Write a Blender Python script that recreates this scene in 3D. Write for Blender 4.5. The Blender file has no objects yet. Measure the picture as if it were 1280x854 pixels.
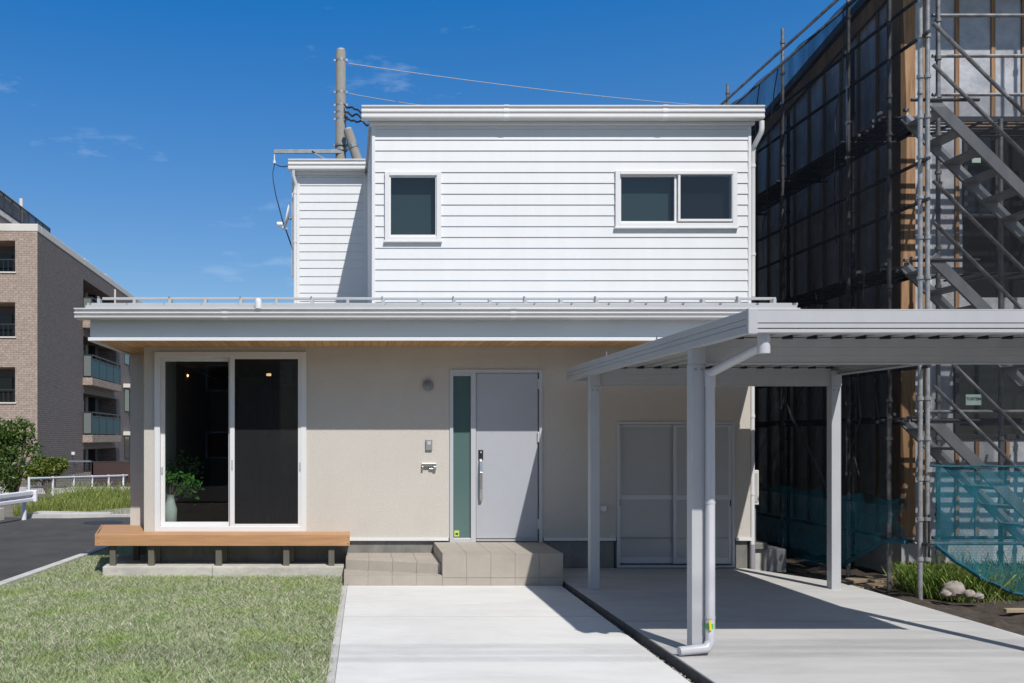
import bpy, math, random
import numpy as np
from mathutils import Vector, Matrix
random.seed(7); RNG = np.random.default_rng(7)
C = bpy.context.scene.collection
S = bpy.context.scene
R = math.radians

# ------------------------------------------------------------------ camera
cam_d = bpy.data.cameras.new("camera"); cam = bpy.data.objects.new("camera", cam_d); C.objects.link(cam)
cam.location = (0, 0, 1.8); cam.rotation_euler = (R(90), 0, 0)
cam_d.sensor_width = 36; cam_d.lens = 1100 / 1280 * 36
cam_d.shift_x = 200 / 1280; cam_d.shift_y = 121 / 1280
cam_d.clip_start = 0.05; cam_d.clip_end = 4000
S.camera = cam
# ------------------------------------------------------------------ world and sun
SUNV = Vector((0.24, -0.80, 1.0)).normalized()
ELEV = math.asin(SUNV.z); AZ = math.atan2(SUNV.x, SUNV.y)
w = bpy.data.worlds.new("World"); S.world = w; w.use_nodes = True
nt = w.node_tree; nt.nodes.clear()
wo = nt.nodes.new('ShaderNodeOutputWorld'); bg = nt.nodes.new('ShaderNodeBackground')
sky = nt.nodes.new('ShaderNodeTexSky'); sky.sky_type = 'NISHITA'; sky.sun_disc = False
sky.sun_elevation = ELEV; sky.sun_rotation = AZ; sky.altitude = 0; sky.air_density = 1.0; sky.dust_density = 0.3; sky.ozone_density = 3.0
tc = nt.nodes.new('ShaderNodeTexCoord'); mp = nt.nodes.new('ShaderNodeMapping'); mp.inputs['Scale'].default_value = (2.0, 2.0, 7.0)
nz = nt.nodes.new('ShaderNodeTexNoise'); nz.inputs['Scale'].default_value = 3.2; nz.inputs['Detail'].default_value = 9; nz.inputs['Roughness'].default_value = .62
rp = nt.nodes.new('ShaderNodeValToRGB'); rp.color_ramp.elements[0].position = .60; rp.color_ramp.elements[1].position = .86
rp.color_ramp.elements[0].color = (0, 0, 0, 1); rp.color_ramp.elements[1].color = (.5, .5, .5, 1)
mx = nt.nodes.new('ShaderNodeMixRGB'); mx.inputs['Color2'].default_value = (6.5, 8.0, 9.5, 1)
nt.links.new(tc.outputs['Generated'], mp.inputs['Vector']); nt.links.new(mp.outputs[0], nz.inputs['Vector'])
nt.links.new(nz.outputs['Fac'], rp.inputs['Fac']); nt.links.new(rp.outputs['Color'], mx.inputs['Fac'])
hs = nt.nodes.new('ShaderNodeHueSaturation'); hs.inputs['Saturation'].default_value = 1.34; hs.inputs['Value'].default_value = 1.38; hs.inputs['Hue'].default_value = .504
sxyz = nt.nodes.new('ShaderNodeSeparateXYZ'); mrg = nt.nodes.new('ShaderNodeMapRange'); mrg.interpolation_type = 'SMOOTHSTEP'; mrg.inputs['From Min'].default_value = .1; mrg.inputs['From Max'].default_value = .75
nt.links.new(tc.outputs['Generated'], sxyz.inputs[0]); nt.links.new(sxyz.outputs[1], mrg.inputs['Value'])   # deepest blue opposite the sun
nt.links.new(mrg.outputs[0], hs.inputs['Fac']); nt.links.new(sky.outputs[0], hs.inputs['Color'])
for key, lo, hi in (('Value', .98, 1.45), ('Saturation', 1.24, 1.42)):
    mz = nt.nodes.new('ShaderNodeMapRange'); mz.inputs['From Min'].default_value = .12; mz.inputs['From Max'].default_value = .45; mz.inputs['To Min'].default_value = lo; mz.inputs['To Max'].default_value = hi
    nt.links.new(sxyz.outputs[2], mz.inputs['Value']); nt.links.new(mz.outputs[0], hs.inputs[key])
nt.links.new(hs.outputs[0], mx.inputs['Color1']); nt.links.new(mx.outputs[0], bg.inputs['Color'])
bg.inputs['Strength'].default_value = 0.10
nt.links.new(bg.outputs[0], wo.inputs['Surface'])
sl = bpy.data.lights.new("sun", 'SUN'); sl.energy = 4.6; sl.angle = R(.53); sl.color = (1, .968, .92)
so = bpy.data.objects.new("sun", sl); C.objects.link(so)
so.rotation_euler = (-SUNV).to_track_quat('-Z', 'Y').to_euler(); so.location = (10, -20, 30)
S.view_settings.view_transform = 'Standard'; S.view_settings.look = 'None'; S.view_settings.exposure = 0.0; S.view_settings.gamma = 1
S.cycles.max_bounces = 8; S.cycles.transparent_max_bounces = 16

# ------------------------------------------------------------------ helpers
def F(px, py, D):
    return Vector(((px - 440) * D / 1100, D, 1.8 + (548 - py) * D / 1100))

def mat(name, col, rough=.6, metal=0., var=0., vs=6., bump=0., bs=60., spec=.5, col2=None, var_scale=(1, 1, 1), detail=5, coat=0, stain=0., stain_scale=(1, 1, 1), speck=0.):
    m = bpy.data.materials.new(name); m.use_nodes = True
    n = m.node_tree.nodes; l = m.node_tree.links; b = n['Principled BSDF']
    b.inputs['Base Color'].default_value = (*col, 1); b.inputs['Roughness'].default_value = rough
    b.inputs['Metallic'].default_value = metal; b.inputs['Specular IOR Level'].default_value = spec
    if coat: b.inputs['Coat Weight'].default_value = coat
    t = n.new('ShaderNodeTexCoord'); mpp = n.new('ShaderNodeMapping'); mpp.inputs['Scale'].default_value = var_scale
    l.new(t.outputs['Object'], mpp.inputs['Vector'])
    if var or col2:
        a = n.new('ShaderNodeTexNoise'); a.inputs['Scale'].default_value = vs; a.inputs['Detail'].default_value = detail; a.inputs['Roughness'].default_value = .65
        l.new(mpp.outputs[0], a.inputs['Vector'])
        r_ = n.new('ShaderNodeValToRGB'); r_.color_ramp.elements[0].position = .3; r_.color_ramp.elements[1].position = .7
        c2 = col2 if col2 else tuple(min(1, c * (1 + var)) for c in col)
        c1 = col if col2 else tuple(c * (1 - var) for c in col)
        r_.color_ramp.elements[0].color = (*c1, 1); r_.color_ramp.elements[1].color = (*c2, 1)
        l.new(a.outputs['Fac'], r_.inputs['Fac']); l.new(r_.outputs['Color'], b.inputs['Base Color'])
        m['ramp'] = r_.name
    for amt, sc, scl, lo, hi in ((stain, 1.1, stain_scale, .42, .66), (speck, 130., (1, 1, 1), .35, .65)):
        if not amt: continue
        sm_ = n.new('ShaderNodeMapping'); sm_.inputs['Scale'].default_value = scl; l.new(t.outputs['Object'], sm_.inputs['Vector'])
        sn = n.new('ShaderNodeTexNoise'); sn.inputs['Scale'].default_value = sc; sn.inputs['Detail'].default_value = 12; sn.inputs['Roughness'].default_value = .7; sn.inputs['Distortion'].default_value = .4 if sc < 5 else 0
        l.new(sm_.outputs[0], sn.inputs['Vector'])
        mr_ = n.new('ShaderNodeMapRange'); mr_.inputs['From Min'].default_value = lo; mr_.inputs['From Max'].default_value = hi; mr_.inputs['To Min'].default_value = 1 + amt * .25; mr_.inputs['To Max'].default_value = 1 - amt
        l.new(sn.outputs['Fac'], mr_.inputs['Value'])
        ml_ = n.new('ShaderNodeVectorMath'); ml_.operation = 'SCALE'; l.new(b.inputs['Base Color'].links[0].from_socket, ml_.inputs[0]); l.new(mr_.outputs[0], ml_.inputs['Scale']); l.new(ml_.outputs[0], b.inputs['Base Color'])
    if bump:
        a2 = n.new('ShaderNodeTexNoise'); a2.inputs['Scale'].default_value = bs; a2.inputs['Detail'].default_value = 4
        l.new(mpp.outputs[0], a2.inputs['Vector'])
        bp = n.new('ShaderNodeBump'); bp.inputs['Strength'].default_value = bump; bp.inputs['Distance'].default_value = .01
        l.new(a2.outputs['Fac'], bp.inputs['Height']); l.new(bp.outputs[0], b.inputs['Normal'])
    return m

def sheet(name, col, opac, rough=.9, vs=3., pat=None, spread=.3, fold=(1, 1, 1)):
    """open-weave sheet: a mix of transparent and cloth"""
    m = mat(name, col, rough, spec=.2); n = m.node_tree.nodes; l = m.node_tree.links
    o = n['Material Output']; b = n['Principled BSDF']
    tr = n.new('ShaderNodeBsdfTransparent'); mix = n.new('ShaderNodeMixShader')
    t = n.new('ShaderNodeTexCoord'); a = n.new('ShaderNodeTexNoise'); a.inputs['Scale'].default_value = vs; a.inputs['Detail'].default_value = 5
    ms2 = n.new('ShaderNodeMapping'); ms2.inputs['Scale'].default_value = fold; l.new(t.outputs['Object'], ms2.inputs['Vector']); l.new(ms2.outputs[0], a.inputs['Vector'])
    mr = n.new('ShaderNodeMapRange'); mr.inputs['From Min'].default_value = .3; mr.inputs['From Max'].default_value = .7
    mr.inputs['To Min'].default_value = max(0, opac - spread * .5); mr.inputs['To Max'].default_value = min(1, opac + spread * .5)
    l.new(a.outputs['Fac'], mr.inputs['Value'])
    last = mr.outputs[0]
    if pat:
        w1 = n.new('ShaderNodeTexBrick'); w1.offset = 0.5; w1.inputs['Scale'].default_value = pat; w1.inputs['Mortar Size'].default_value = .2
        w1.inputs['Color1'].default_value = (.72, .72, .72, 1); w1.inputs['Color2'].default_value = (.92, .92, .92, 1); w1.inputs['Mortar'].default_value = (1.3, 1.3, 1.3, 1)
        w1.inputs['Brick Width'].default_value = 1.0; w1.inputs['Row Height'].default_value = 1.0
        sx = n.new('ShaderNodeSeparateXYZ'); ad = n.new('ShaderNodeMath'); cb = n.new('ShaderNodeCombineXYZ')
        l.new(t.outputs['Object'], sx.inputs[0]); l.new(sx.outputs[0], ad.inputs[0]); l.new(sx.outputs[1], ad.inputs[1])
        l.new(ad.outputs[0], cb.inputs[0]); l.new(sx.outputs[2], cb.inputs[1]); l.new(cb.outputs[0], w1.inputs['Vector'])
        mu = n.new('ShaderNodeMath'); mu.operation = 'MULTIPLY'; mu.use_clamp = True
        l.new(last, mu.inputs[0]); l.new(w1.outputs['Color'], mu.inputs[1]); last = mu.outputs[0]
    l.new(last, mix.inputs['Fac']); l.new(tr.outputs[0], mix.inputs[1]); l.new(b.outputs[0], mix.inputs[2]); l.new(mix.outputs[0], o.inputs['Surface'])
    return m

def glassmat(name, tint=(.8, .85, .85), refl=1.0):
    m = bpy.data.materials.new(name); m.use_nodes = True; n = m.node_tree.nodes; l = m.node_tree.links; n.clear()
    o = n.new('ShaderNodeOutputMaterial'); tr = n.new('ShaderNodeBsdfTransparent'); g = n.new('ShaderNodeBsdfGlossy'); ge = n.new('ShaderNodeNewGeometry'); dt = n.new('ShaderNodeVectorMath'); dt.operation = 'DOT_PRODUCT'; ab_ = n.new('ShaderNodeMath'); ab_.operation = 'ABSOLUTE'; su = n.new('ShaderNodeMath'); su.operation = 'SUBTRACT'; su.inputs[0].default_value = 1; pw_ = n.new('ShaderNodeMath'); pw_.operation = 'POWER'; pw_.inputs[1].default_value = 5; fr = n.new('ShaderNodeMath'); fr.operation = 'MULTIPLY_ADD'; fr.inputs[1].default_value = .92; fr.inputs[2].default_value = .075; mi = n.new('ShaderNodeMixShader')
    l.new(ge.outputs['Incoming'], dt.inputs[0]); l.new(ge.outputs['Normal'], dt.inputs[1]); l.new(dt.outputs['Value'], ab_.inputs[0]); l.new(ab_.outputs[0], su.inputs[1]); l.new(su.outputs[0], pw_.inputs[0]); l.new(pw_.outputs[0], fr.inputs[0])
    g.inputs['Roughness'].default_value = .01; tr.inputs['Color'].default_value = (*tint, 1)
    ml = n.new('ShaderNodeMath'); ml.operation = 'MULTIPLY'; ml.inputs[1].default_value = refl
    l.new(fr.outputs[0], ml.inputs[0]); l.new(ml.outputs[0], mi.inputs['Fac']); l.new(tr.outputs[0], mi.inputs[1]); l.new(g.outputs[0], mi.inputs[2]); l.new(mi.outputs[0], o.inputs['Surface'])
    return m

def brickmat(name, c1, c2, mortar, bw, rh, rough=.75, horiz=True, ms=.012, offset=.5, mode='wall', bump=.3):
    m = mat(name, c1, rough); n = m.node_tree.nodes; l = m.node_tree.links; b = n['Principled BSDF']
    t = n.new('ShaderNodeTexCoord'); sx = n.new('ShaderNodeSeparateXYZ'); cb = n.new('ShaderNodeCombineXYZ'); l.new(t.outputs['Object'], sx.inputs[0])
    if mode == 'wall':
        ad = n.new('ShaderNodeMath'); l.new(sx.outputs[0], ad.inputs[0]); l.new(sx.outputs[1], ad.inputs[1]); l.new(ad.outputs[0], cb.inputs[0]); l.new(sx.outputs[2], cb.inputs[1])
    else:
        l.new(sx.outputs[1], cb.inputs[0]); l.new(sx.outputs[0], cb.inputs[1])
    br = n.new('ShaderNodeTexBrick'); br.offset = offset; br.inputs['Scale'].default_value = 1; br.inputs['Brick Width'].default_value = bw; br.inputs['Row Height'].default_value = rh
    br.inputs['Mortar Size'].default_value = ms; br.inputs['Mortar Smooth'].default_value = .2; br.inputs['Bias'].default_value = 0
    br.inputs['Color1'].default_value = (*c1, 1); br.inputs['Color2'].default_value = (*c2, 1); br.inputs['Mortar'].default_value = (*mortar, 1)
    l.new(cb.outputs[0], br.inputs['Vector'])
    a = n.new('ShaderNodeTexNoise'); a.inputs['Scale'].default_value = 9; a.inputs['Detail'].default_value = 6
    mpp = n.new('ShaderNodeMapping'); l.new(t.outputs['Object'], mpp.inputs['Vector']); l.new(mpp.outputs[0], a.inputs['Vector'])
    if mode != 'wall': mpp.inputs['Scale'].default_value = (14, .6, 1)
    h = n.new('ShaderNodeMixRGB'); h.blend_type = 'OVERLAY'; h.inputs['Fac'].default_value = .55
    l.new(br.outputs['Color'], h.inputs['Color1']); l.new(a.outputs['Fac'], h.inputs['Color2']); l.new(h.outputs[0], b.inputs['Base Color'])
    bp = n.new('ShaderNodeBump'); bp.inputs['Strength'].default_value = bump; bp.inputs['Distance'].default_value = .01; bp.invert = True
    l.new(br.outputs['Fac'], bp.inputs['Height']); l.new(bp.outputs[0], b.inputs['Normal'])
    return m

def leafmat(name, cols, rough=.55, trans=.3, patch=None):
    m = bpy.data.materials.new(name); m.use_nodes = True; n = m.node_tree.nodes; l = m.node_tree.links; b = n['Principled BSDF']; o = n['Material Output']
    g = n.new('ShaderNodeNewGeometry'); r_ = n.new('ShaderNodeValToRGB'); els = r_.color_ramp.elements
    while len(els) < len(cols): els.new(.5)
    for i, c in enumerate(cols): els[i].position = i / (len(cols) - 1); els[i].color = (*c, 1)
    l.new(g.outputs['Random Per Island'], r_.inputs['Fac'])
    out = r_.outputs['Color']
    if patch:
        t = n.new('ShaderNodeTexCoord'); a = n.new('ShaderNodeTexNoise'); a.inputs['Scale'].default_value = 1.7; a.inputs['Detail'].default_value = 4
        l.new(t.outputs['Object'], a.inputs['Vector'])
        rr = n.new('ShaderNodeValToRGB'); rr.color_ramp.elements[0].position = .50; rr.color_ramp.elements[1].position = .72
        l.new(a.outputs['Fac'], rr.inputs['Fac'])
        mm = n.new('ShaderNodeMixRGB'); mm.inputs['Color2'].default_value = (*patch, 1)
        ms_ = n.new('ShaderNodeMath'); ms_.operation = 'MULTIPLY'; ms_.inputs[1].default_value = .75
        l.new(rr.outputs['Color'], ms_.inputs[0]); l.new(ms_.outputs[0], mm.inputs['Fac']); l.new(out, mm.inputs['Color1']); out = mm.outputs[0]
    l.new(out, b.inputs['Base Color']); b.inputs['Roughness'].default_value = rough; b.inputs['Specular IOR Level'].default_value = .3
    tl = n.new('ShaderNodeBsdfTranslucent'); l.new(out, tl.inputs['Color']); mi = n.new('ShaderNodeMixShader'); mi.inputs['Fac'].default_value = trans
    l.new(b.outputs[0], mi.inputs[1]); l.new(tl.outputs[0], mi.inputs[2]); l.new(mi.outputs[0], o.inputs['Surface'])
    return m

def tag(o, label, cat, group=None, kind=None):
    o['label'] = label; o['category'] = cat
    if group: o['group'] = group
    if kind: o['kind'] = kind
    return o

def thing(name, loc, label, cat, group=None):
    o = bpy.data.objects.new(name, None); C.objects.link(o); o.location = loc; o.empty_display_size = .2
    return tag(o, label, cat, group)

def root_loc(o):
    v = Vector((0, 0, 0))
    while o: v += o.location; o = o.parent
    return v

class MB:
    def __init__(s): s.v = []; s.f = []
    def add(s, vs, fs):
        k = len(s.v); s.v += [tuple(p) for p in vs]; s.f += [tuple(i + k for i in f) for f in fs]; return s
    def box(s, x0, x1, y0, y1, z0, z1):
        x0, x1 = min(x0, x1), max(x0, x1); y0, y1 = min(y0, y1), max(y0, y1); z0, z1 = min(z0, z1), max(z0, z1)
        return s.add([(x0, y0, z0), (x1, y0, z0), (x1, y1, z0), (x0, y1, z0), (x0, y0, z1), (x1, y0, z1), (x1, y1, z1), (x0, y1, z1)],
                     [(0, 3, 2, 1), (4, 5, 6, 7), (0, 1, 5, 4), (1, 2, 6, 5), (2, 3, 7, 6), (3, 0, 4, 7)])
    def quad(s, a, b, c, d): return s.add([a, b, c, d], [(0, 1, 2, 3)])
    def poly_prism(s, pts, z0, z1):
        n = len(pts)
        a = sum(pts[i][0] * pts[(i + 1) % n][1] - pts[(i + 1) % n][0] * pts[i][1] for i in range(n))
        if a < 0: pts = pts[::-1]
        zb = z0 if isinstance(z0, (list, tuple)) else [z0] * n; zt = z1 if isinstance(z1, (list, tuple)) else [z1] * n
        vs = [(p[0], p[1], zb[i]) for i, p in enumerate(pts)] + [(p[0], p[1], zt[i]) for i, p in enumerate(pts)]
        return s.add(vs, [tuple(range(n))[::-1], tuple(range(n, 2 * n))] + [(i, (i + 1) % n, n + (i + 1) % n, n + i) for i in range(n)])
    def extrude_x(s, prof, x0, x1):
        """prof: list of (y,z) closed"""
        n = len(prof); vs = [(x0, p[0], p[1]) for p in prof] + [(x1, p[0], p[1]) for p in prof]
        return s.add(vs, [tuple(range(n))[::-1], tuple(range(n, 2 * n))] + [(i, (i + 1) % n, n + (i + 1) % n, n + i) for i in range(n)])
    def tube(s, pts, r, n=10, caps=True, r1=None):
        pts = [Vector(p) for p in pts]; k0 = len(s.v); m = len(pts); up = None
        for i, p in enumerate(pts):
            if i == 0: d = (pts[1] - p)
            elif i == m - 1: d = (p - pts[i - 1])
            else: d = (pts[i + 1] - p).normalized() + (p - pts[i - 1]).normalized()
            d = d.normalized()
            if up is None:
                up = Vector((0, 0, 1)) if abs(d.z) < .9 else Vector((1, 0, 0))
            a = (up - d * up.dot(d)); a = a.normalized() if a.length > 1e-6 else d.orthogonal().normalized(); b = d.cross(a); up = a
            rr = r if r1 is None else r + (r1 - r) * i / (m - 1)
            if 0 < i < m - 1:
                cs = (pts[i + 1] - p).normalized().dot(d); rr = rr / max(.6, cs)
            for j in range(n):
                t = 2 * math.pi * j / n; q = p + (a * math.cos(t) + b * math.sin(t)) * rr; s.v.append(tuple(q))
        for i in range(m - 1):
            for j in range(n):
                s.f.append((k0 + i * n + j, k0 + i * n + (j + 1) % n, k0 + (i + 1) * n + (j + 1) % n, k0 + (i + 1) * n + j))
        if caps:
            s.f.append(tuple(k0 + j for j in range(n))[::-1]); s.f.append(tuple(k0 + (m - 1) * n + j for j in range(n)))
        return s
    def beam(s, p, q, w, h):
        """rectangular bar from p to q; w sideways, h in the vertical sense"""
        p = Vector(p); q = Vector(q); d = (q - p).normalized(); u = Vector((0, 0, 1)) if abs(d.z) < .95 else Vector((0, 1, 0))
        a = d.cross(u).normalized() * w / 2; b = a.cross(d).normalized() * h / 2
        vs = [p - a - b, p + a - b, p + a + b, p - a + b, q - a - b, q + a - b, q + a + b, q - a + b]
        return s.add(vs, [(0, 1, 2, 3)[::-1], (4, 5, 6, 7), (0, 1, 5, 4), (1, 2, 6, 5), (2, 3, 7, 6), (3, 0, 4, 7)])
    def lathe(s, c, prof, n=16, axis='z'):
        k0 = len(s.v)
        for (r, h) in prof:
            for j in range(n):
                t = 2 * math.pi * j / n; a, b = r * math.cos(t), r * math.sin(t)
                p = (a, b, h) if axis == 'z' else ((a, h, b) if axis == 'y' else (h, a, b))
                s.v.append((c[0] + p[0], c[1] + p[1], c[2] + p[2]))
        m = len(prof)
        for i in range(m - 1):
            for j in range(n): s.f.append((k0 + i * n + j, k0 + i * n + (j + 1) % n, k0 + (i + 1) * n + (j + 1) % n, k0 + (i + 1) * n + j))
        s.f.append(tuple(k0 + j for j in range(n))[::-1]); s.f.append(tuple(k0 + (m - 1) * n + j for j in range(n)))
        return s
    def frame(s, x0, x1, z0, z1, y0, y1, t, tb=None, tt=None):
        """ring frame in an XZ plane"""
        tb = tb or t; tt = tt or t
        s.box(x0, x0 + t, y0, y1, z0, z1); s.box(x1 - t, x1, y0, y1, z0, z1)
        s.box(x0 + t, x1 - t, y0, y1, z0, z0 + tb); s.box(x0 + t, x1 - t, y0, y1, z1 - tt, z1); return s
    def wall(s, x0, x1, z0, z1, y, holes=(), depth=.12):
        xs = sorted({x0, x1, *[h[0] for h in holes], *[h[1] for h in holes]}); zs = sorted({z0, z1, *[h[2] for h in holes], *[h[3] for h in holes]})
        for i in range(len(xs) - 1):
            for j in range(len(zs) - 1):
                cx, cz = (xs[i] + xs[i + 1]) / 2, (zs[j] + zs[j + 1]) / 2
                if any(h[0] < cx < h[1] and h[2] < cz < h[3] for h in holes): continue
                s.quad((xs[i], y, zs[j]), (xs[i + 1], y, zs[j]), (xs[i + 1], y, zs[j + 1]), (xs[i], y, zs[j + 1]))
        for a, b, c, d in holes:
            s.quad((a, y, c), (a, y, d), (a, y + depth, d), (a, y + depth, c)); s.quad((b, y, d), (b, y, c), (b, y + depth, c), (b, y + depth, d))
            s.quad((a, y, c), (a, y + depth, c), (b, y + depth, c), (b, y, c)); s.quad((a, y + depth, d), (a, y, d), (b, y, d), (b, y + depth, d))
        return s
    def siding(s, x0, x1, z0, z1, y, holes=(), pitch=.1463, lip=.014):
        n = int(math.ceil((z1 - z0) / pitch))
        for k in range(n):
            a = z0 + k * pitch; b = min(z1, a + pitch - .003)
            yf = lambda z: y - lip + (lip - .002) * (z - a) / pitch
            zs = sorted({a, b, *[h[i] for h in holes for i in (2, 3) if a < h[i] < b]})
            for j in range(len(zs) - 1):
                zc = (zs[j] + zs[j + 1]) / 2; iv = [(x0, x1)]
                for h in holes:
                    if h[2] < zc < h[3]:
                        iv = [q for (p0, p1) in iv for q in ((p0, min(p1, h[0])), (max(p0, h[1]), p1)) if q[1] - q[0] > 1e-4]
                for (p0, p1) in iv:
                    s.quad((p0, yf(zs[j]), zs[j]), (p1, yf(zs[j]), zs[j]), (p1, yf(zs[j + 1]), zs[j + 1]), (p0, yf(zs[j + 1]), zs[j + 1]))
                    if j == 0: s.quad((p0, y + .004, a), (p1, y + .004, a), (p1, yf(a), a), (p0, yf(a), a))
                    if j == len(zs) - 2: s.quad((p0, yf(b), b), (p1, yf(b), b), (p1, y + .004, b), (p0, y + .004, b))
        return s
    def build(s, name, m, parent=None, bevel=0, smooth=False, label=None, origin=None):
        me = bpy.data.meshes.new(name); off = root_loc(parent) if parent else Vector(origin or (0, 0, 0))
        me.from_pydata([(p[0] - off.x, p[1] - off.y, p[2] - off.z) for p in s.v], [], s.f); me.update()
        o = bpy.data.objects.new(name, me); C.objects.link(o)
        if parent: o.parent = parent
        else: o.location = off
        me.materials.append(m)
        if smooth:
            for p in me.polygons: p.use_smooth = True
            try: me.set_sharp_from_angle(angle=R(40))
            except Exception: pass
        if bevel:
            b = o.modifiers.new("bevel", 'BEVEL'); b.width = bevel; b.segments = 2; b.limit_method = 'ANGLE'; b.angle_limit = R(50)
        if label: o['label'] = label
        return o

def parts(mb, name, m, parent, bevel=0, per=1, smooth=False):
    """one object for every `per` primitives of 8 corners added to mb"""
    step = 8 * per; out = []
    for k in range(0, len(mb.v), step):
        q = MB(); q.v = mb.v[k:k + step]; q.f = [tuple(i - k for i in f) for f in mb.f if k <= f[0] < k + step]
        out.append(q.build(name, m, parent, bevel, smooth))
    return out

def struct(name, mb, m, **k):
    o = mb.build(name, m, **k); o['kind'] = 'structure'; return o

def copy_tree(o, parent=None, loc=None):
    c = o.copy(); C.objects.link(c)
    if parent: c.parent = parent
    if loc is not None: c.location = loc
    for ch in list(o.children): copy_tree(ch, c)
    return c

def tri_cloud(name, V, m, parent=None, quads=True, origin=(0, 0, 0)):
    """V: (N,k,3) array, k = 3 or 4 -> one mesh of N separate faces"""
    N, k, _ = V.shape; me = bpy.data.meshes.new(name); off = root_loc(parent) if parent else Vector(origin)
    V = V - np.array(off)[None, None, :]
    me.vertices.add(N * k); me.vertices.foreach_set('co', V.reshape(-1).astype(np.float32))
    me.loops.add(N * k); me.loops.foreach_set('vertex_index', np.arange(N * k, dtype=np.int32))
    me.polygons.add(N); me.polygons.foreach_set('loop_start', np.arange(0, N * k, k, dtype=np.int32)); me.polygons.foreach_set('loop_total', np.full(N, k, dtype=np.int32))
    me.update(calc_edges=True); me.validate()
    o = bpy.data.objects.new(name, me); C.objects.link(o); me.materials.append(m)
    if parent: o.parent = parent
    else: o.location = off
    return o

def blades(pts, h, hw, lean=.5, w=.004, curve=True):
    """grass blades as bent quads (tapered)"""
    N = len(pts); a = RNG.uniform(0, 2 * np.pi, N); H = RNG.uniform(h * (1 - hw), h * (1 + hw), N); L = RNG.uniform(.1, 1, N) * lean * H
    b = RNG.uniform(0, 2 * np.pi, N); dx, dy = np.cos(a) * L, np.sin(a) * L; wx, wy = np.cos(b) * w, np.sin(b) * w
    z = pts[:, 2]; V = np.zeros((N, 4, 3))
    V[:, 0] = np.stack([pts[:, 0] - wx, pts[:, 1] - wy, z], 1); V[:, 1] = np.stack([pts[:, 0] + wx, pts[:, 1] + wy, z], 1)
    V[:, 2] = np.stack([pts[:, 0] + dx + wx * .35, pts[:, 1] + dy + wy * .35, z + H], 1); V[:, 3] = np.stack([pts[:, 0] + dx * .9 - wx * .35, pts[:, 1] + dy * .9 - wy * .35, z + H * .97], 1)
    return V

def leaves(centers, size, flat=.0):
    N = len(centers); n = RNG.normal(size=(N, 3)); n[:, 2] += flat; n /= np.linalg.norm(n, axis=1)[:, None]
    t = np.cross(n, RNG.normal(size=(N, 3))); t /= np.linalg.norm(t, axis=1)[:, None]; b = np.cross(n, t)
    s_ = RNG.uniform(.6, 1.3, N)[:, None] * size
    V = np.zeros((N, 4, 3)); V[:, 0] = centers - t * s_; V[:, 1] = centers + b * s_ * .42; V[:, 2] = centers + t * s_ ; V[:, 3] = centers - b * s_ * .42
    return V

# ------------------------------------------------------------------ materials
M = {}
M['ground'] = mat('ground_soil', (.16, .14, .11), .95, var=.3, vs=.6)
M['asphalt'] = mat('asphalt', (.075, .071, .068), .9, var=.15, vs=2, bump=.6, bs=120, detail=12, stain=.25, speck=.5)
M['concrete_new'] = mat('concrete_pale', (.65, .64, .615), .85, var=.055, vs=1.6, bump=.12, bs=160, detail=12, var_scale=(1, 2.2, 1), stain=.11, stain_scale=(.7, 1.6, 1), speck=.05)
M['concrete_slab'] = mat('concrete_slab', (.48, .47, .455), .85, var=.075, vs=1.4, bump=.12, bs=160, detail=12, var_scale=(.5, 3, 1), stain=.13, stain_scale=(.6, 1.5, 1), speck=.07)
M['concrete'] = mat('concrete_kerb', (.52, .505, .48), .9, var=.1, vs=4, bump=.25, bs=80, detail=10, stain=.2, speck=.12)
M['concrete_dirty'] = mat('concrete_footing', (.54, .515, .455), .9, var=.1, vs=2.2, bump=.25, bs=60, detail=10, stain=.28, stain_scale=(2, 2, 4), speck=.12)
M['foundation'] = mat('foundation_concrete', (.20, .195, .18), .9, var=.1, vs=3, bump=.2, bs=50, detail=9, stain=.3, stain_scale=(3, 3, 2))
M['stucco'] = mat('beige_stucco', (.55, .515, .465), .95, var=.05, vs=34, bump=.8, bs=120, detail=9, stain=.035, stain_scale=(1.5, 1.5, .8))
M['siding'] = mat('white_siding', (.655, .665, .67), .55, var=.012, vs=2.0, bump=.05, bs=30, stain=.03, stain_scale=(3.5, 3.5, .35))
M['white'] = mat('white_trim', (.68, .68, .68), .4, var=.015, vs=4)
M['white_pvc'] = mat('white_gutter_plastic', (.64, .63, .62), .28, var=.02, vs=3)
M['fascia'] = mat('pale_grey_metal_fascia', (.62, .65, .67), .45, var=.02, vs=1.2)
M['roofmetal'] = mat('pale_grey_roof_metal', (.42, .43, .44), .4, var=.04, vs=3)
M['soffit'] = brickmat('wood_soffit', (.80, .47, .20), (.60, .32, .12), (.16, .07, .025), 4.0, .105, .55, ms=.003, offset=.37, mode='plank', bump=.2)
M['deck'] = mat('tan_wood_deck', (.45, .245, .118), .6, var=.16, vs=6, bump=.12, bs=40, var_scale=(.25, 3, 3), detail=8)
M['deckpost'] = mat('grey_brown_deck_post', (.115, .105, .085), .7, var=.12, vs=6)
M['tile'] = mat('beige_porch_tile', (.36, .322, .275), .7, var=.09, vs=3.5, bump=.1, bs=60, detail=10, var_scale=(1, 1, 1))
M['grout'] = mat('tile_grout', (.27, .245, .21), .9, var=.08, vs=10)
M['alu'] = mat('silver_aluminium', (.43, .44, .455), .5, spec=.22, var=.02, vs=2, var_scale=(4, .3, .3), stain=.05, stain_scale=(3, 3, 3))
M['alu_roof'] = mat('galvanised_roof_sheet', (.38, .38, .38), .55, spec=.3, var=.04, vs=2)
M['pipe'] = mat('silver_grey_pvc_pipe', (.50, .50, .53), .35, var=.02, vs=3)
M['pipe_dark'] = mat('grey_pvc_pipe', (.30, .30, .33), .4)
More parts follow.
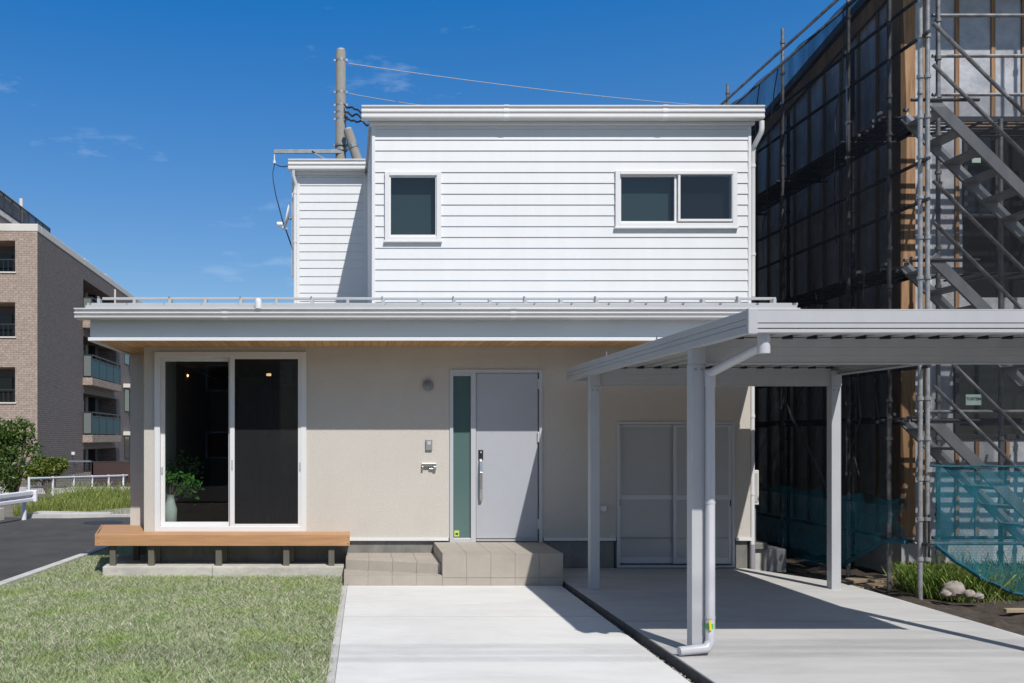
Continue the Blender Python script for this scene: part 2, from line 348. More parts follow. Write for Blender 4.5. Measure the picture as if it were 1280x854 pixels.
M['door'] = mat('silver_door_panel', (.415, .43, .465), .42, metal=.1, var=.02, vs=8, bump=.03, bs=200)
M['doorframe'] = mat('silver_door_frame', (.52, .53, .55), .4, metal=.2)
M['steel'] = mat('brushed_steel', (.62, .61, .58), .25, metal=.9)
M['black'] = mat('black_plastic', (.02, .02, .022), .35)
M['grey_plastic'] = mat('grey_plastic', (.24, .24, .25), .4)
M['sidelight'] = mat('teal_frosted_glass', (.085, .145, .14), .12, spec=.6)
M['sticker'] = mat('yellow_green_sticker', (.50, .60, .12), .5)
M['ink'] = mat('dark_ink', (.03, .06, .05), .6)
M['storage'] = mat('grey_translucent_panel', (.42, .425, .425), .22, spec=.6, var=.02, vs=3)
M['glass'] = glassmat('clear_glass')
M['glass_upper'] = glassmat('dark_green_glass', (.60, .70, .70), 1.0)
M['darkroom'] = mat('dark_room_wall', (.045, .065, .068), .9)
M['room'] = mat('brown_room_wall', (.20, .14, .10), .8, var=.15, vs=2)
M['roomfloor'] = mat('dark_floor', (.05, .045, .042), .4)
M['roompale'] = mat('pale_room_wall', (.42, .45, .40), .8)
M['curtain'] = mat('black_curtain', (.012, .012, .013), .9, spec=.1)
M['sheathing'] = mat('dark_sheathing', (.010, .010, .011), .95, spec=.1)
M['galv_bright'] = mat('bright_galvanised_steel', (.30, .305, .31), .4, metal=.3, var=.3, vs=12)
M['screen'] = sheet('insect_screen', (.022, .023, .025), .58, vs=5, pat=48., spread=.12, fold=(9, 9, .5))
M['pole'] = mat('grey_concrete_pole', (.23, .22, .20), .9, var=.12, vs=5, bump=.15, bs=40)
M['galv'] = mat('galvanised_steel', (.30, .31, .32), .42, metal=.55, var=.2, vs=7)
M['scaf'] = mat('weathered_scaffold_tube', (.19, .19, .195), .5, metal=.4, var=.55, vs=7)
M['scaf_dark'] = mat('dark_scaffold_tube', (.035, .038, .045), .55, metal=.4, var=.3, vs=5)
M['stair'] = mat('aluminium_stair', (.29, .295, .30), .45, metal=.4, var=.12, vs=4)
M['wire'] = mat('black_cable', (.02, .02, .025), .5)
M['wire_pale'] = mat('pale_steel_wire', (.42, .44, .48), .4)
M['mesh'] = sheet('black_safety_mesh', (.012, .014, .018), .66, vs=1.8, spread=.26, fold=(2.2, 2.2, .35))
M['hem'] = mat('teal_net_hem', (.006, .075, .115), .85, var=.35, vs=14, bump=.6, bs=30)
M['mesh_front'] = sheet('grey_safety_mesh', (.02, .022, .026), .38, vs=2.2, spread=.2, fold=(2.6, 2.6, .3))
M['net'] = sheet('teal_safety_net', (.006, .12, .17), .44, vs=3, pat=34., spread=.2, fold=(2.5, 2.5, .5))
M['wrap'] = mat('silver_house_wrap', (.30, .31, .335), .33, col2=(.52, .53, .56), vs=3.2, bump=2.2, bs=5, detail=6)
M['wood'] = mat('raw_timber', (.20, .105, .048), .8, col2=(.42, .25, .13), vs=3.5, var_scale=(9, 9, .5), bump=.15, bs=40)
M['wood_brown'] = mat('brown_batten', (.22, .125, .06), .8, col2=(.30, .18, .09), vs=3, var_scale=(6, 6, .4))
M['plank'] = mat('weathered_plank', (.30, .22, .14), .85, col2=(.40, .31, .22), vs=4, var_scale=(.6, 8, 3), bump=.2, bs=40)
M['darkglass'] = mat('dark_window_glass', (.008, .011, .014), .06, spec=.35)
M['frame_black'] = mat('black_window_frame', (.03, .03, .035), .45)
M['soil'] = mat('dark_soil', (.055, .042, .032), 1, var=.5, vs=9, bump=1.0, bs=18, detail=10)
M['gravel'] = mat('gravel', (.30, .28, .25), .95, var=.55, vs=28, bump=1.0, bs=45, detail=4)
M['gravel_dark'] = mat('dark_gravel', (.12, .11, .10), .95, var=.7, vs=45, bump=1.0, bs=60, detail=3)
M['rock'] = mat('pale_rock', (.27, .235, .205), .9, var=.3, vs=8, bump=.5, bs=14)
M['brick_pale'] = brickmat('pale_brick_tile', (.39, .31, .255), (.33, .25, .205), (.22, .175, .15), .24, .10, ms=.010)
M['brick_shaded'] = brickmat('shaded_brick_tile', (.15, .122, .112), (.105, .088, .085), (.28, .24, .22), .24, .10, ms=.008)  # the apartment brick again, with the side's shade put into its colour
M['cornice'] = mat('pale_cornice', (.62, .59, .55), .8, var=.05, vs=1)
M['blueglass'] = mat('blue_green_balcony_glass', (.025, .085, .115), .45, spec=.15)
M['paleglass'] = mat('pale_balcony_glass', (.15, .17, .17), .3)
M['balwall'] = mat('grey_balcony_wall', (.12, .12, .14), .8)
M['rail_white'] = mat('white_painted_steel', (.72, .72, .78), .4, var=.03, vs=3)
M['brownfence'] = mat('dark_brown_panel', (.05, .025, .022), .6)
M['rust'] = mat('dark_brown_steel', (.05, .035, .032), .7)
M['grassblade'] = leafmat('lawn_blades', [(.18, .30, .10), (.30, .42, .17), (.45, .51, .28), (.68, .62, .48), (.23, .36, .14), (.40, .48, .25), (.86, .78, .66), (.27, .39, .17), (.60, .57, .43)], trans=.25, patch=(.34, .46, .11))
M['weed'] = leafmat('weed_blades', [(.17, .24, .05), (.28, .35, .08), (.44, .43, .17), (.21, .30, .06), (.36, .40, .12)], trans=.35)
M['weed_dark'] = leafmat('dark_weed_blades', [(.15, .27, .05), (.27, .41, .08), (.44, .49, .16), (.20, .33, .06)], trans=.35)
M['leaf'] = leafmat('tree_leaves', [(.03, .07, .012), (.06, .125, .02), (.13, .20, .035), (.04, .09, .015)], rough=.4)
M['leaf_hedge'] = leafmat('hedge_leaves', [(.05, .10, .015), (.11, .17, .025), (.24, .27, .05), (.075, .13, .02)], rough=.4)
M['leaf_in'] = leafmat('indoor_plant_leaves', [(.04, .12, .02), (.07, .19, .035), (.10, .24, .05)], rough=.35)
M['bark'] = mat('bark', (.10, .075, .055), .9, var=.3, vs=8, bump=.5, bs=30)
M['vase'] = mat('pale_glass_vase', (.42, .46, .42), .15)
M['tape'] = mat('green_tape', (.10, .42, .10), .5)
M['tape_y'] = mat('yellow_tape', (.75, .55, .03), .5)
em = mat('warm_lamp', (1, .8, .55)); em.node_tree.nodes['Principled BSDF'].inputs['Emission Color'].default_value = (1, .62, .28, 1); em.node_tree.nodes['Principled BSDF'].inputs['Emission Strength'].default_value = 3.0
M['lamp'] = em
M['label_pale'] = mat('pale_green_label', (.42, .55, .48), .6)

# red print marks on the house wrap
def wrap_print(m):
    n = m.node_tree.nodes; l = m.node_tree.links; b = n['Principled BSDF']; src = b.inputs['Base Color'].links[0].from_socket
    t = n.new('ShaderNodeTexCoord'); v = n.new('ShaderNodeTexNoise'); v.inputs['Scale'].default_value = 3.1; v.inputs['Detail'].default_value = 2
    v2 = n.new('ShaderNodeTexNoise'); v2.inputs['Scale'].default_value = 34; v2.inputs['Detail'].default_value = 2
    l.new(t.outputs['Object'], v.inputs['Vector']); l.new(t.outputs['Object'], v2.inputs['Vector'])
    a = n.new('ShaderNodeMath'); a.operation = 'GREATER_THAN'; a.inputs[1].default_value = .61
    c = n.new('ShaderNodeMath'); c.operation = 'GREATER_THAN'; c.inputs[1].default_value = .56
    l.new(v.outputs['Fac'], a.inputs[0]); l.new(v2.outputs['Fac'], c.inputs[0])
    d = n.new('ShaderNodeMath'); d.operation = 'MULTIPLY'; l.new(a.outputs[0], d.inputs[0]); l.new(c.outputs[0], d.inputs[1])
    e = n.new('ShaderNodeMath'); e.operation = 'MULTIPLY'; e.inputs[1].default_value = .45; l.new(d.outputs[0], e.inputs[0])
    mx_ = n.new('ShaderNodeMixRGB'); mx_.inputs['Color2'].default_value = (.42, .16, .17, 1); l.new(e.outputs[0], mx_.inputs['Fac']); l.new(src, mx_.inputs['Color1']); l.new(mx_.outputs[0], b.inputs['Base Color'])
wrap_print(M['wrap'])

# ================================================================== THE GROUND
struct('ground', MB().quad((-1500, -300, -.065), (1500, -300, -.065), (1500, 3000, -.065), (-1500, 3000, -.065)), M['ground'])
# road on the left (kerb line runs from (-4.62,5.5) to (-3.95,14.8) and on)
KX = lambda y: -4.98 + .0695 * y            # inner side of the road kerb
struct('road', MB().quad((-40, -8, -.03), (KX(-8) - .13, -8, -.03), (KX(20.4) - .13, 20.4, -.03), (-40, 20.4, -.03)), M['asphalt'])
k = MB()
for i in range(24):
    a = -2 + i * .9; b = a + .893
    k.poly_prism([(KX(a) - .125, a), (KX(a), a), (KX(b), b), (KX(b) - .125, b)], -.06, .035)
struct('kerb', k, M['concrete'], bevel=.008)
k = MB()
for i in range(14):
    a = -7.0 + i * .9
    k.box(a, a + .893, 20.42, 20.6, -.06, .03)
struct('road_edge_kerb', k, M['concrete'], bevel=.01)
struct('gravel_verge', MB().quad((-7.6, 20.6, -.04), (6, 20.6, -.04), (6, 32, -.04), (-9, 32, -.04)), M['gravel'])
# street behind the camera (seen in reflections)
struct('street', MB().quad((-30, -9, -.026), (40, -9, -.026), (40, -1.5, -.026), (-30, -1.5, -.026)), M['asphalt'])
# lawn bed
lawn_poly = [(KX(5.0), 5.0), (-.20, 5.0), (-.10, 10.76), (-.07, 11.49), (-3.3, 11.49), (-3.3, 15.5), (KX(15.5), 15.5)]
struct('lawn_bed', MB().poly_prism(lawn_poly, -.05, -.012), mat('lawn_bed_soil', (.11, .105, .06), 1, var=.35, vs=14, bump=.8, bs=40))
N = 300000
P = np.stack([RNG.uniform(-4.8, -.1, N), 5.6 + (15.4 - 5.6) * RNG.uniform(0, 1, N) ** 1.25], 1)
ok = (P[:, 0] > KX(P[:, 1]) + .01) & (P[:, 0] < np.where(P[:, 1] < 10.76, -.20 + (P[:, 1] - 5) * .0173 - .015, -.1)) & ((P[:, 1] < 11.48) | (P[:, 0] < -3.33))
P = P[ok]; P3 = np.concatenate([P, np.full((len(P), 1), -.015)], 1)
tag(tri_cloud('lawn_grass', blades(P3, .031, .6, 1.7, .0029), M['grassblade']), 'short dry green lawn grass in front of the wooden deck', 'grass', kind='stuff')
Nw = 2600; cw = np.stack([RNG.uniform(-4.3, -.3, 90), RNG.uniform(6.0, 11.3, 90)], 1); iw = RNG.integers(0, 90, Nw)
pw3 = np.stack([cw[iw, 0] + RNG.normal(0, .05, Nw), cw[iw, 1] + RNG.normal(0, .05, Nw), np.full(Nw, -.015)], 1); pw3 = pw3[(pw3[:, 0] > KX(pw3[:, 1]) + .02) & (pw3[:, 0] < -.24) & (pw3[:, 1] < 11.46)]
tag(tri_cloud('lawn_clover', blades(pw3, .042, .5, 1.4, .0045), leafmat('clover_blades', [(.24, .37, .09), (.33, .45, .12), (.40, .47, .16)], trans=.3)), 'brighter green weed tufts scattered through the lawn', 'weeds', kind='stuff')
# walkway
wl = MB()
L0 = lambda y: -.128 + (y - 6.47) * .0165
for a, b in ((-1.45, 1.494), (1.5, 4.6), (4.604, 8.900), (8.916, 10.8)):
    wl.poly_prism([(L0(a), a), (2.50 + (a - 6.47) * .014, a), (2.50 + (b - 6.47) * .014, b), (L0(b), b)], -.12, 0)
wl.box(L0(9), 2.40, 4, 10.7, -.13, -.058)
struct('walkway', wl, M['concrete_new'], bevel=.006)
k = MB()
for a, b in ((1.5, 4.6), (4.604, 8.905), (8.913, 10.755)):
    k.poly_prism([(L0(a) - .065, a), (L0(a) - .002, a), (L0(b) - .002, b), (L0(b) - .065, b)], -.05, .004)
struct('walkway_kerb', k, M['concrete'], bevel=.006)
struct('gravel_gap', MB().quad((2.39, -1.4, -.055), (2.64, -1.4, -.055), (2.64, 11.9, -.055), (2.39, 11.9, -.055)), M['gravel_dark'])
# carport slab with a joint
sb = MB(); XR = 5.955
for a, b in ((-1.45, 1.494), (1.5, 5.1), (5.106, 8.468), (8.490, 10.62)):
    sb.box(2.615, XR, a, b, -.12, .04)
sb.poly_prism([(2.615, 10.62), (XR, 10.62), (XR, 10.75), (5.33, 11.93), (2.615, 11.93)], -.05, .04)
sb.box(2.65, XR - .05, 2, 11, -.13, -.058)
struct('carport_slab', sb, M['concrete_slab'], bevel=.006)
ej = MB().box(2.62, XR - .002, 8.470, 8.488, -.1, .0375); ej.box(L0(8.9) + .003, 2.52, 8.902, 8.914, -.1, -.0025)
struct('slab_joint', ej, mat('grey_joint_filler', (.13, .13, .125), .95))
struct('expansion_joint', MB().box(2.603, 2.6135, -1.4, 11.9, -.1, .034), mat('black_joint_filler', (.095, .093, .09), .95, var=.3, vs=12, bump=.4, bs=40))
k = MB().box(XR + .012, XR + .075, 3.0, 10.62, -.05, .028)
struct('slab_edge', k, M['concrete'], bevel=.005)
# soil beside the slab: uneven sheet
so_ = MB(); nx, ny = 46, 60
for j in range(ny + 1):
    for i in range(nx + 1):
        x = XR + .07 + i * .13; y = 5.5 + j * .22
        edge = min(1, max(0, (x - XR - .07) / .3))
        so_.v.append((x, y, -.025 + edge * max(-.02, .045 * math.sin(x * 5 + y * 3.1) * math.sin(y * 4.3) + random.uniform(-.03, .03))))
for j in range(ny):
    for i in range(nx):
        a = j * (nx + 1) + i; so_.f.append((a, a + 1, a + nx + 2, a + nx + 1))
struct('soil', so_, M['soil'])
bw_ = 0
so2 = MB().quad((5.3, 10.7, -.045), (XR + .2, 10.0, -.045), (XR + .2, 24, -.045), (5.3, 24, -.045))
struct('soil_passage', so2, M['soil'])
# small stones in the gap between the slabs
gs = MB()
for i in range(560):
    y = random.uniform(5.8, 10.7); x = random.uniform(2.50 + (y - 6.47) * .014, 2.60); r = random.uniform(.006, .016)
    gs.lathe((x, y, -.056), [(r * .6, 0), (r, r * .5), (r * .5, r * 1.1)], 5)
tag(gs.build('gap_stones', M['gravel'], smooth=False), 'small loose stones filling the gap between the walkway and the carport slab', 'stones', kind='stuff')

# ================================================================== THE HOUSE
W = 11.92; kx = W / 1100
X = lambda px: (px - 440) * kx
Z = lambda py: 1.8 + (548 - py) * kx
house = thing('house', (1.3, W, 0), 'white two storey house with beige stucco ground floor and grey front door', 'house')
HB = 20.5
XL, XRt = X(180), X(938)
h_win = (X(193.5), X(383), Z(664.5), Z(440)); h_door = (X(562), X(678), .392, Z(462)); h_sto = (X(771), X(918), .05, Z(527))
st = MB().wall(XL, XRt, Z(672.5), 3.12, W, [h_win, (h_door[0], h_door[1], Z(672.5), h_door[3]), (h_sto[0], h_sto[1], Z(672.5), h_sto[3])], .14)
st.quad((XRt, W, .44), (XRt, HB, .44), (XRt, HB, 3.6), (XRt, W, 3.6))
st.quad((XL, 12.82, .44), (XL, W, .44), (XL, W, 3.12), (XL, 12.82, 3.12))
st.quad((-3.23, 12.82, .35), (XL, 12.82, .35), (XL, 12.82, 3.12), (-3.23, 12.82, 3.12))
st.quad((-3.23, HB, .35), (-3.23, 12.82, .35), (-3.23, 12.82, 3.12), (-3.23, HB, 3.12))
st.quad((XRt, HB, 0), (-3.23, HB, 0), (-3.23, HB, 4.1), (XRt, HB, 4.1))
st.build('stucco_wall', M['stucco'], house)
fo = MB().box(XL + .03, h_sto[0] - .03, W + .03, W + .2, -.1, Z(673)); fo.box(h_sto[1] + .03, XRt - .03, W + .03, W + .2, -.1, Z(673))
fo.box(XRt - .2, XRt - .032, W + .2, HB, -.1, .44); fo.box(-3.2, -3.05, 12.86, HB, -.1, .35); fo.box(-3.05, XL + .03, 12.86, 13.0, -.1, .35); fo.box(XL + .032, XL + .2, W + .2, 12.86, -.1, .44)
fo.build('foundation', M['foundation'], house)
fl = MB().box(XL - .012, X(560.5), W - .02, W + .03, Z(675.8), Z(672.3)); fl.box(X(679.5), X(769.5), W - .02, W + .03, Z(675.8), Z(672.3)); fl.box(X(919.5), XRt + .012, W - .02, W + .03, Z(675.8), Z(672.3))
parts(fl, 'drip_flashing', M['white'], house)
# upper walls with lapped boards
u1 = (X(481), X(551), Z(301), Z(216)); u2 = (X(768.5), X(920), Z(284), Z(214.5))
MB().siding(X(468.5), X(935), 3.50, 6.10, W, [u1, u2]).build('siding_wall', M['siding'], house)
bk = MB()
for a in (u1, u2):
    bk.box(a[0], a[1], W + .12, W + .9, a[2] - .05, a[3] + .05)
MB().quad((XRt, W, 3.5), (XRt, HB, 3.5), (XRt, HB, 6.9), (XRt, W, 6.1)).build('side_wall', M['siding'], house); bx = MB().quad((X(465), HB, 3.5), (X(465), W, 3.5), (X(465), W, 6.1), (X(465), HB, 6.9))
bx.build('side_wall', M['siding'], house)
ct = MB().box(X(465) - .003, X(469), W - .022, W + .06, 3.5, 6.09); ct.box(X(934.6), XRt + .003, W - .022, W + .06, 3.5, 6.09)
parts(ct, 'corner_trim', M['white'], house, .004)
REC = 15.6; kr = REC / 1100; XR_ = lambda px: (px - 440) * kr; ZR = lambda py: 1.8 + (548 - py) * kr
MB().siding(XR_(374), .27, 3.5, ZR(214), REC, (), .1463).build('siding_wall', M['siding'], house)
MB().quad((XR_(370), HB, 3.2), (XR_(370), REC, 3.2), (XR_(370), REC, ZR(214)), (XR_(370), HB, ZR(214) + .4)).build('side_wall', M['siding'], house)
MB().box(XR_(370), XR_(374.5), REC - .02, REC + .06, 3.4, ZR(215)).build('corner_trim', M['white'], house, bevel=.004)
MB().box(.2, .268, REC - .025, REC - .002, 3.5, ZR(216)).build('corner_trim', M['white'], house)

# roofs
def roofslab(x0, x1, y0, y1, z0, t, slope=.1):
    return MB().extrude_x([(y0, z0 - t), (y1, z0 - t + slope * (y1 - y0)), (y1, z0 + slope * (y1 - y0)), (y0, z0)], x0, x1)
r = roofslab(.238, 5.44, 11.79, HB + .3, 6.225, .06)
for i in range(12):
    x = .26 + i * .455
    if x < 5.42: r.extrude_x([(11.79, 6.225), (HB, 6.225 + .1 * (HB - 11.79)), (HB, 6.25 + .1 * (HB - 11.79)), (11.79, 6.25)], x, x + .02)
r.build('roof', M['roofmetal'], house)
MB().box(.245, 5.432, 11.86, W + .05, 6.03, 6.125).build('eave_board', M['white'], house, bevel=.004)
r = roofslab(XR_(366), .236, 15.46, HB + .2, ZR(204), .09)
r.build('roof', M['roofmetal'], house)
MB().box(XR_(367), .236, 15.53, REC + .05, ZR(219), ZR(214)).build('eave_board', M['white'], house)
lr = roofslab(-3.31, 5.53, 10.93, W - .005, 3.455, .10)
lr.extrude_x([(W - .005, 3.455), (HB, 4.2), (HB, 4.3), (W - .005, 3.554)], -3.31, .2)
for i in range(20):
    x = -3.29 + i * .4635
    lr.extrude_x([(10.93, 3.455), (W - .01, 3.553), (W - .01, 3.58), (10.93, 3.482)], x, x + .022)
for i in range(7):
    x = -3.29 + i * .4635
    lr.extrude_x([(W, 3.553), (HB, 4.3), (HB, 4.33), (W, 3.58)], x, x + .022)
lr.build('roof', M['roofmetal'], house)

def gutter(x0, x1, yb, z0, h, d, joints=(), name='gutter'):
    q = lambda a, b: (yb - a * d, z0 + b * h)
    prof = [q(0, 0), q(.72, 0), q(.9, .06), q(.93, .2), q(.84, .27), q(.83, .42), q(.97, .5), q(.97, .6), q(.84, .68), q(.83, .84), q(1.0, .9), q(1.0, 1.0), q(.9, 1.0), q(.88, .93), q(0, .93)]
    o = MB().extrude_x(prof, x0, x1).build(name, M['white_pvc'], house, bevel=.002)
    for j in joints:
        pr = [(y - .004 if y < yb - .01 else y, z + (.003 if z > z0 + .5 * h else -.003)) for (y, z) in prof]
        MB().extrude_x(pr, j - .035, j + .035).build('gutter_joint', M['white'], o, bevel=.002)
    return o
gutter(.127, 5.51, 11.85, Z(151) - .03, .172, .12, (X(630), X(826)))
gutter(XR_(361), .236, 15.53, ZR(216), .185, .13)
gutter(-3.433, 5.53, 11.06, 3.282, .126, .21, (F(281, 390, 10.9).x, F(641, 390, 10.9).x))
# fascia, soffit
MB().box(-3.295, 5.50, 11.07, 11.1, 3.066, 3.36).build('fascia', M['fascia'], house, bevel=.003)
MB().box(-3.293, -3.265, 11.1, HB, 3.066, 3.42).build('fascia', M['fascia'], house)
sf = MB().box(-3.31, 5.512, 11.03, 11.07, 3.024, 3.0655); sf.box(-3.31, -3.24, 11.07, HB, 3.022, 3.0655)
parts(sf, 'eave_trim', M['white'], house, .003)
MB().box(-3.24, 5.50, 11.07, W - .002, 3.042, 3.06).build('soffit', M['soffit'], house)
MB().box(-3.24, XL - .002, W + .0, 12.815, 3.042, 3.06).build('soffit', M['soffit'], house)
# snow guards
def snowguard(x0, x1, y, z, first, step, name='snow_guard'):
    g = MB().box(x0, x1, y - .016, y + .016, z - .014, z + .018).build(name, M['roofmetal'], house, bevel=.003)
    return g
sg = snowguard(-3.18, 5.40, 11.22, 3.578, 0, 0)
b = MB(); c = MB(); x = F(124, 380, 11.2).x
for i in range(22):
    xx = x + i * .4635 * .975
    if xx > 5.4: break
    b = MB().box(xx - .018, xx + .018, 11.17, 11.27, 3.49, 3.575); b.extrude_x([(11.2, 3.49), (11.42, 3.51), (11.2, 3.565)], xx - .004, xx + .004); b.build('bracket', M['roofmetal'], sg)
    if i % 2 == 0: c.box(xx - .022, xx - .004, 11.19, 11.25, 3.57, 3.607)
parts(c, 'clamp', M['galv'], sg)
sg = MB().box(-3.26, 5.50, 11.0, 11.03, 3.462, 3.492).build('snow_guard', M['roofmetal'], house, bevel=.003)
sg = MB().box(.32, 5.34, 11.93, 11.955, 6.262, 6.278).build('snow_guard', M['roofmetal'], house, bevel=.003)
b = MB()
for i in range(12):
    xx = .42 + i * .44
    b.box(xx - .016, xx + .016, 11.92, 11.98, 6.20, 6.29)
parts(b, 'bracket', M['galv'], sg)
sg = MB().box(-.93, .2, 15.6, 15.63, ZR(202) , ZR(200.5)).build('snow_guard', M['roofmetal'], house)
b = MB()
for i in range(3): b.box(-.75 + i * .44, -.71 + i * .44, 15.59, 15.65, ZR(205), ZR(200))
parts(b, 'bracket', M['galv'], sg)
# overflow cap on the lower gutter
MB().lathe((F(322, 385, 10.8).x, 10.87, 3.40), [(.042, 0), (.042, .09), (.036, .115), (.018, .13)], 16).build('gutter_cap', M['white'], house, smooth=True)

# --- big sliding window
x0, x1, z0, z1 = h_win
sw = MB().frame(x0, x1, z0, z1, W - .03, W + .11, .075, .07, .075).build('sliding_window', M['white'], house, bevel=.004)
def sash(px0, px1, py0, py1, gx0, gx1, gy0, gy1, y, gm, nm='sash'):
    a = X(px0); b_ = X(px1); f = MB(); zt, zb = Z(py0), Z(py1); ga, gb, gt, gz = X(gx0), X(gx1), Z(gy0), Z(gy1)
    f.box(a, ga, y, y + .035, zb, zt); f.box(gb, b_, y, y + .035, zb, zt); f.box(ga, gb, y, y + .035, zb, gz); f.box(ga, gb, y, y + .035, gt, zt)
    s_ = f.build(nm, M['white'], sw, bevel=.004)
    return s_
sash(199.5, 291, 446.5, 658, 205.3, 285, 451.5, 653, W + .045, None)
MB().quad((X(204), W + .07, Z(654)), (X(286.5), W + .07, Z(654)), (X(286.5), W + .07, Z(450)), (X(204), W + .07, Z(450))).build('glass', M['glass'], sw)
sash(287.5, 378.8, 443.8, 660, 293.4, 372.6, 449, 655, W - .02, None, 'screen_frame')
MB().quad((X(292), W, Z(656)), (X(374), W, Z(656)), (X(374), W, Z(448)), (X(292), W, Z(448))).build('insect_screen', M['screen'], sw)
MB().quad((X(286), W + .09, Z(656)), (X(378), W + .09, Z(656)), (X(378), W + .09, Z(448)), (X(286), W + .09, Z(448))).build('glass', M['glass'], sw)
hd = MB().box(X(201), X(203), W + .03, W + .045, Z(592), Z(584)); hd.box(X(289.6), X(291.4), W - .032, W - .02, Z(587), Z(575)); hd.box(X(374.3), X(376), W - .032, W - .02, Z(588), Z(578))
parts(hd, 'latch', M['roofmetal'], sw)
# room behind it
rm = MB(); ry = 16.6; rx0, rx1 = XL + .16, 1.15
rm.quad((rx0, ry, .56), (rx1, ry, .56), (rx1, ry, 2.96), (rx0, ry, 2.96)); rm.quad((rx1, ry, .56), (rx1, W + .16, .56), (rx1, W + .16, 2.96), (rx1, ry, 2.96))
rm.quad((rx0, W + .15, 2.955), (rx0, ry, 2.955), (rx1, ry, 2.955), (rx1, W + .15, 2.955))
rm.wall(rx0, rx1, .56, 2.96, W + .15, [h_win], .005)
rm.box(-1.2, -1.0, 14.6, 14.75, .56, 2.95); rm.box(-1.9, -.3, 15.4, 15.5, 2.2, 2.25)
rm.build('interior_wall', M['room'], house)
MB().quad((rx0, W + .15, .56), (rx1, W + .15, .56), (rx1, ry, .56), (rx0, ry, .56)).build('interior_floor', M['roomfloor'], house)
MB().quad((rx0, W + .15, .56), (rx0, 13.3, .56), (rx0, 13.3, 2.95), (rx0, W + .15, 2.95)).build('interior_wall', M['roompale'], house)
MB().quad((rx0, 13.3, .56), (rx0, ry, .56), (rx0, ry, 2.95), (rx0, 13.3, 2.95)).build('interior_wall', M['room'], house)
cu = MB(); xs = np.linspace(X(312), 1.1, 70)
for i in range(69):
    f_ = lambda t: 12.75 + .05 * math.sin(t * 42)
    cu.quad((xs[i], f_(xs[i]), .58), (xs[i + 1], f_(xs[i + 1]), .58), (xs[i + 1], f_(xs[i + 1]), 2.55), (xs[i], f_(xs[i]), 2.55))
cu.build('curtain', M['curtain'], house, smooth=True)
for (px, py, D) in ((233, 471, 14.2), (219, 464, 15.4), (336, 470, 13.0)):
    p = F(px, py, D)
    dl = MB().lathe((p.x, p.y, p.z), [(.03, 0), (.04, .02), (.03, .035)], 14).build('ceiling_light', M['lamp'], house)

# --- upper windows
def upwin(hole, panes, y=W):
    x0, x1, z0, z1 = hole
    win = MB().frame(x0 - .002, x1 + .002, z0 - .002, z1 + .002, y - .045, y + .07, .062, .05, .05)
    win.box(x0 - .015, x1 + .015, y - .06, y - .0, z0 - .03, z0 - .004)
    wo_ = win.build('window', M['white'], house, bevel=.004)
    for (a, b_, t, bt, off) in panes:
        f = MB(); a_, b2, zt, zb = X(a), X(b_), Z(t), Z(bt)
        f.frame(a_, b2, zb, zt, y - .035 + off, y + .0 + off, .032)
        f.build('sash', M['white'], wo_, bevel=.003)
        MB().quad((a_ + .02, y + off - .012, zb + .02), (b2 - .02, y + off - .012, zb + .02), (b2 - .02, y + off - .012, zt - .02), (a_ + .02, y + off - .012, zt - .02)).build('glass', M['glass_upper'], wo_)
    for i_, (a, b_, t, bt, off) in enumerate(panes):
        MB().quad((max(x0, X(a - 4)), y + .13, z0), (min(x1, X(b_ + .2)), y + .13, z0), (min(x1, X(b_ + .2)), y + .13, z1), (max(x0, X(a - 4)), y + .13, z1)).build('dark_back', M['darkroom' if i_ == 0 else 'curtain'], wo_)  # flat dark sheets stand in for the unlit rooms behind the panes
    j = MB()
    for (a, b2, c_, d_) in (((x0, y - .0, z0), (x0, y - .0, z1), (x0, y + .13, z1), (x0, y + .13, z0)), ((x1, y, z1), (x1, y, z0), (x1, y + .13, z0), (x1, y + .13, z1)),
                            ((x0, y, z1), (x1, y, z1), (x1, y + .13, z1), (x0, y + .13, z1)), ((x1, y, z0), (x0, y, z0), (x0, y + .13, z0), (x1, y + .13, z0))): j.quad(a, b2, c_, d_)
    j.build('jamb', M['white'], wo_)
upwin(u1, [(485.5, 547, 219.5, 297, .01)])
upwin(u2, [(773.5, 846, 218, 279.5, .035), (846.5, 916.5, 216.5, 277.5, .0)])

# --- entrance door
x0, x1, z0, z1 = h_door
ed = MB(); ed.box(x0, x0 + .048, W - .02, W + .1, z0, z1); ed.box(x1 - .045, x1, W - .02, W + .1, z0, z1); ed.box(x0 + .048, x1 - .045, W - .02, W + .1, z1 - .045, z1)
ed.box(X(588.5), X(594.8), W - .012, W + .1, z0, z1 - .045); ed.box(x0 + .048, X(588.5), W - .012, W + .1, z0, Z(672.8)); ed.box(x0 + .048, X(588.5), W - .012, W + .1, Z(470), z1 - .045)
ed = ed.build('entrance_door', M['doorframe'], house, bevel=.004)
MB().box(X(595.4), X(672.6), W + .015, W + .06, z0 + .012, Z(466.5)).build('door_leaf', M['door'], ed, bevel=.004)
MB().box(x0 + .046, X(588.7), W + .03, W + .05, Z(673), Z(469.5)).build('sidelight', M['sidelight'], ed)
MB().box(X(568.2), X(574.3), W + .026, W + .0295, Z(671), Z(663.5)).build('sticker', M['sticker'], ed)
MB().box(X(569.6), X(573), W + .0235, W + .0258, Z(669), Z(666.5)).build('sticker_mark', M['ink'], ed)
hn = MB(); hx = X(600.8); pts = [(hx, W + .015, Z(574)), (hx, W - .03, Z(576)), (hx, W - .055, Z(590)), (hx, W - .055, Z(612)), (hx, W - .035, Z(625)), (hx, W + .015, Z(627.5))]
for i in range(5): hn.beam(pts[i], pts[i + 1], .036, .014)
hn = hn.build('handle', M['steel'], ed, bevel=.003)
MB().box(X(598.2), X(604), W + .0, W + .016, Z(575), Z(562.3)).build('lock_plate', M['black'], hn, bevel=.003)
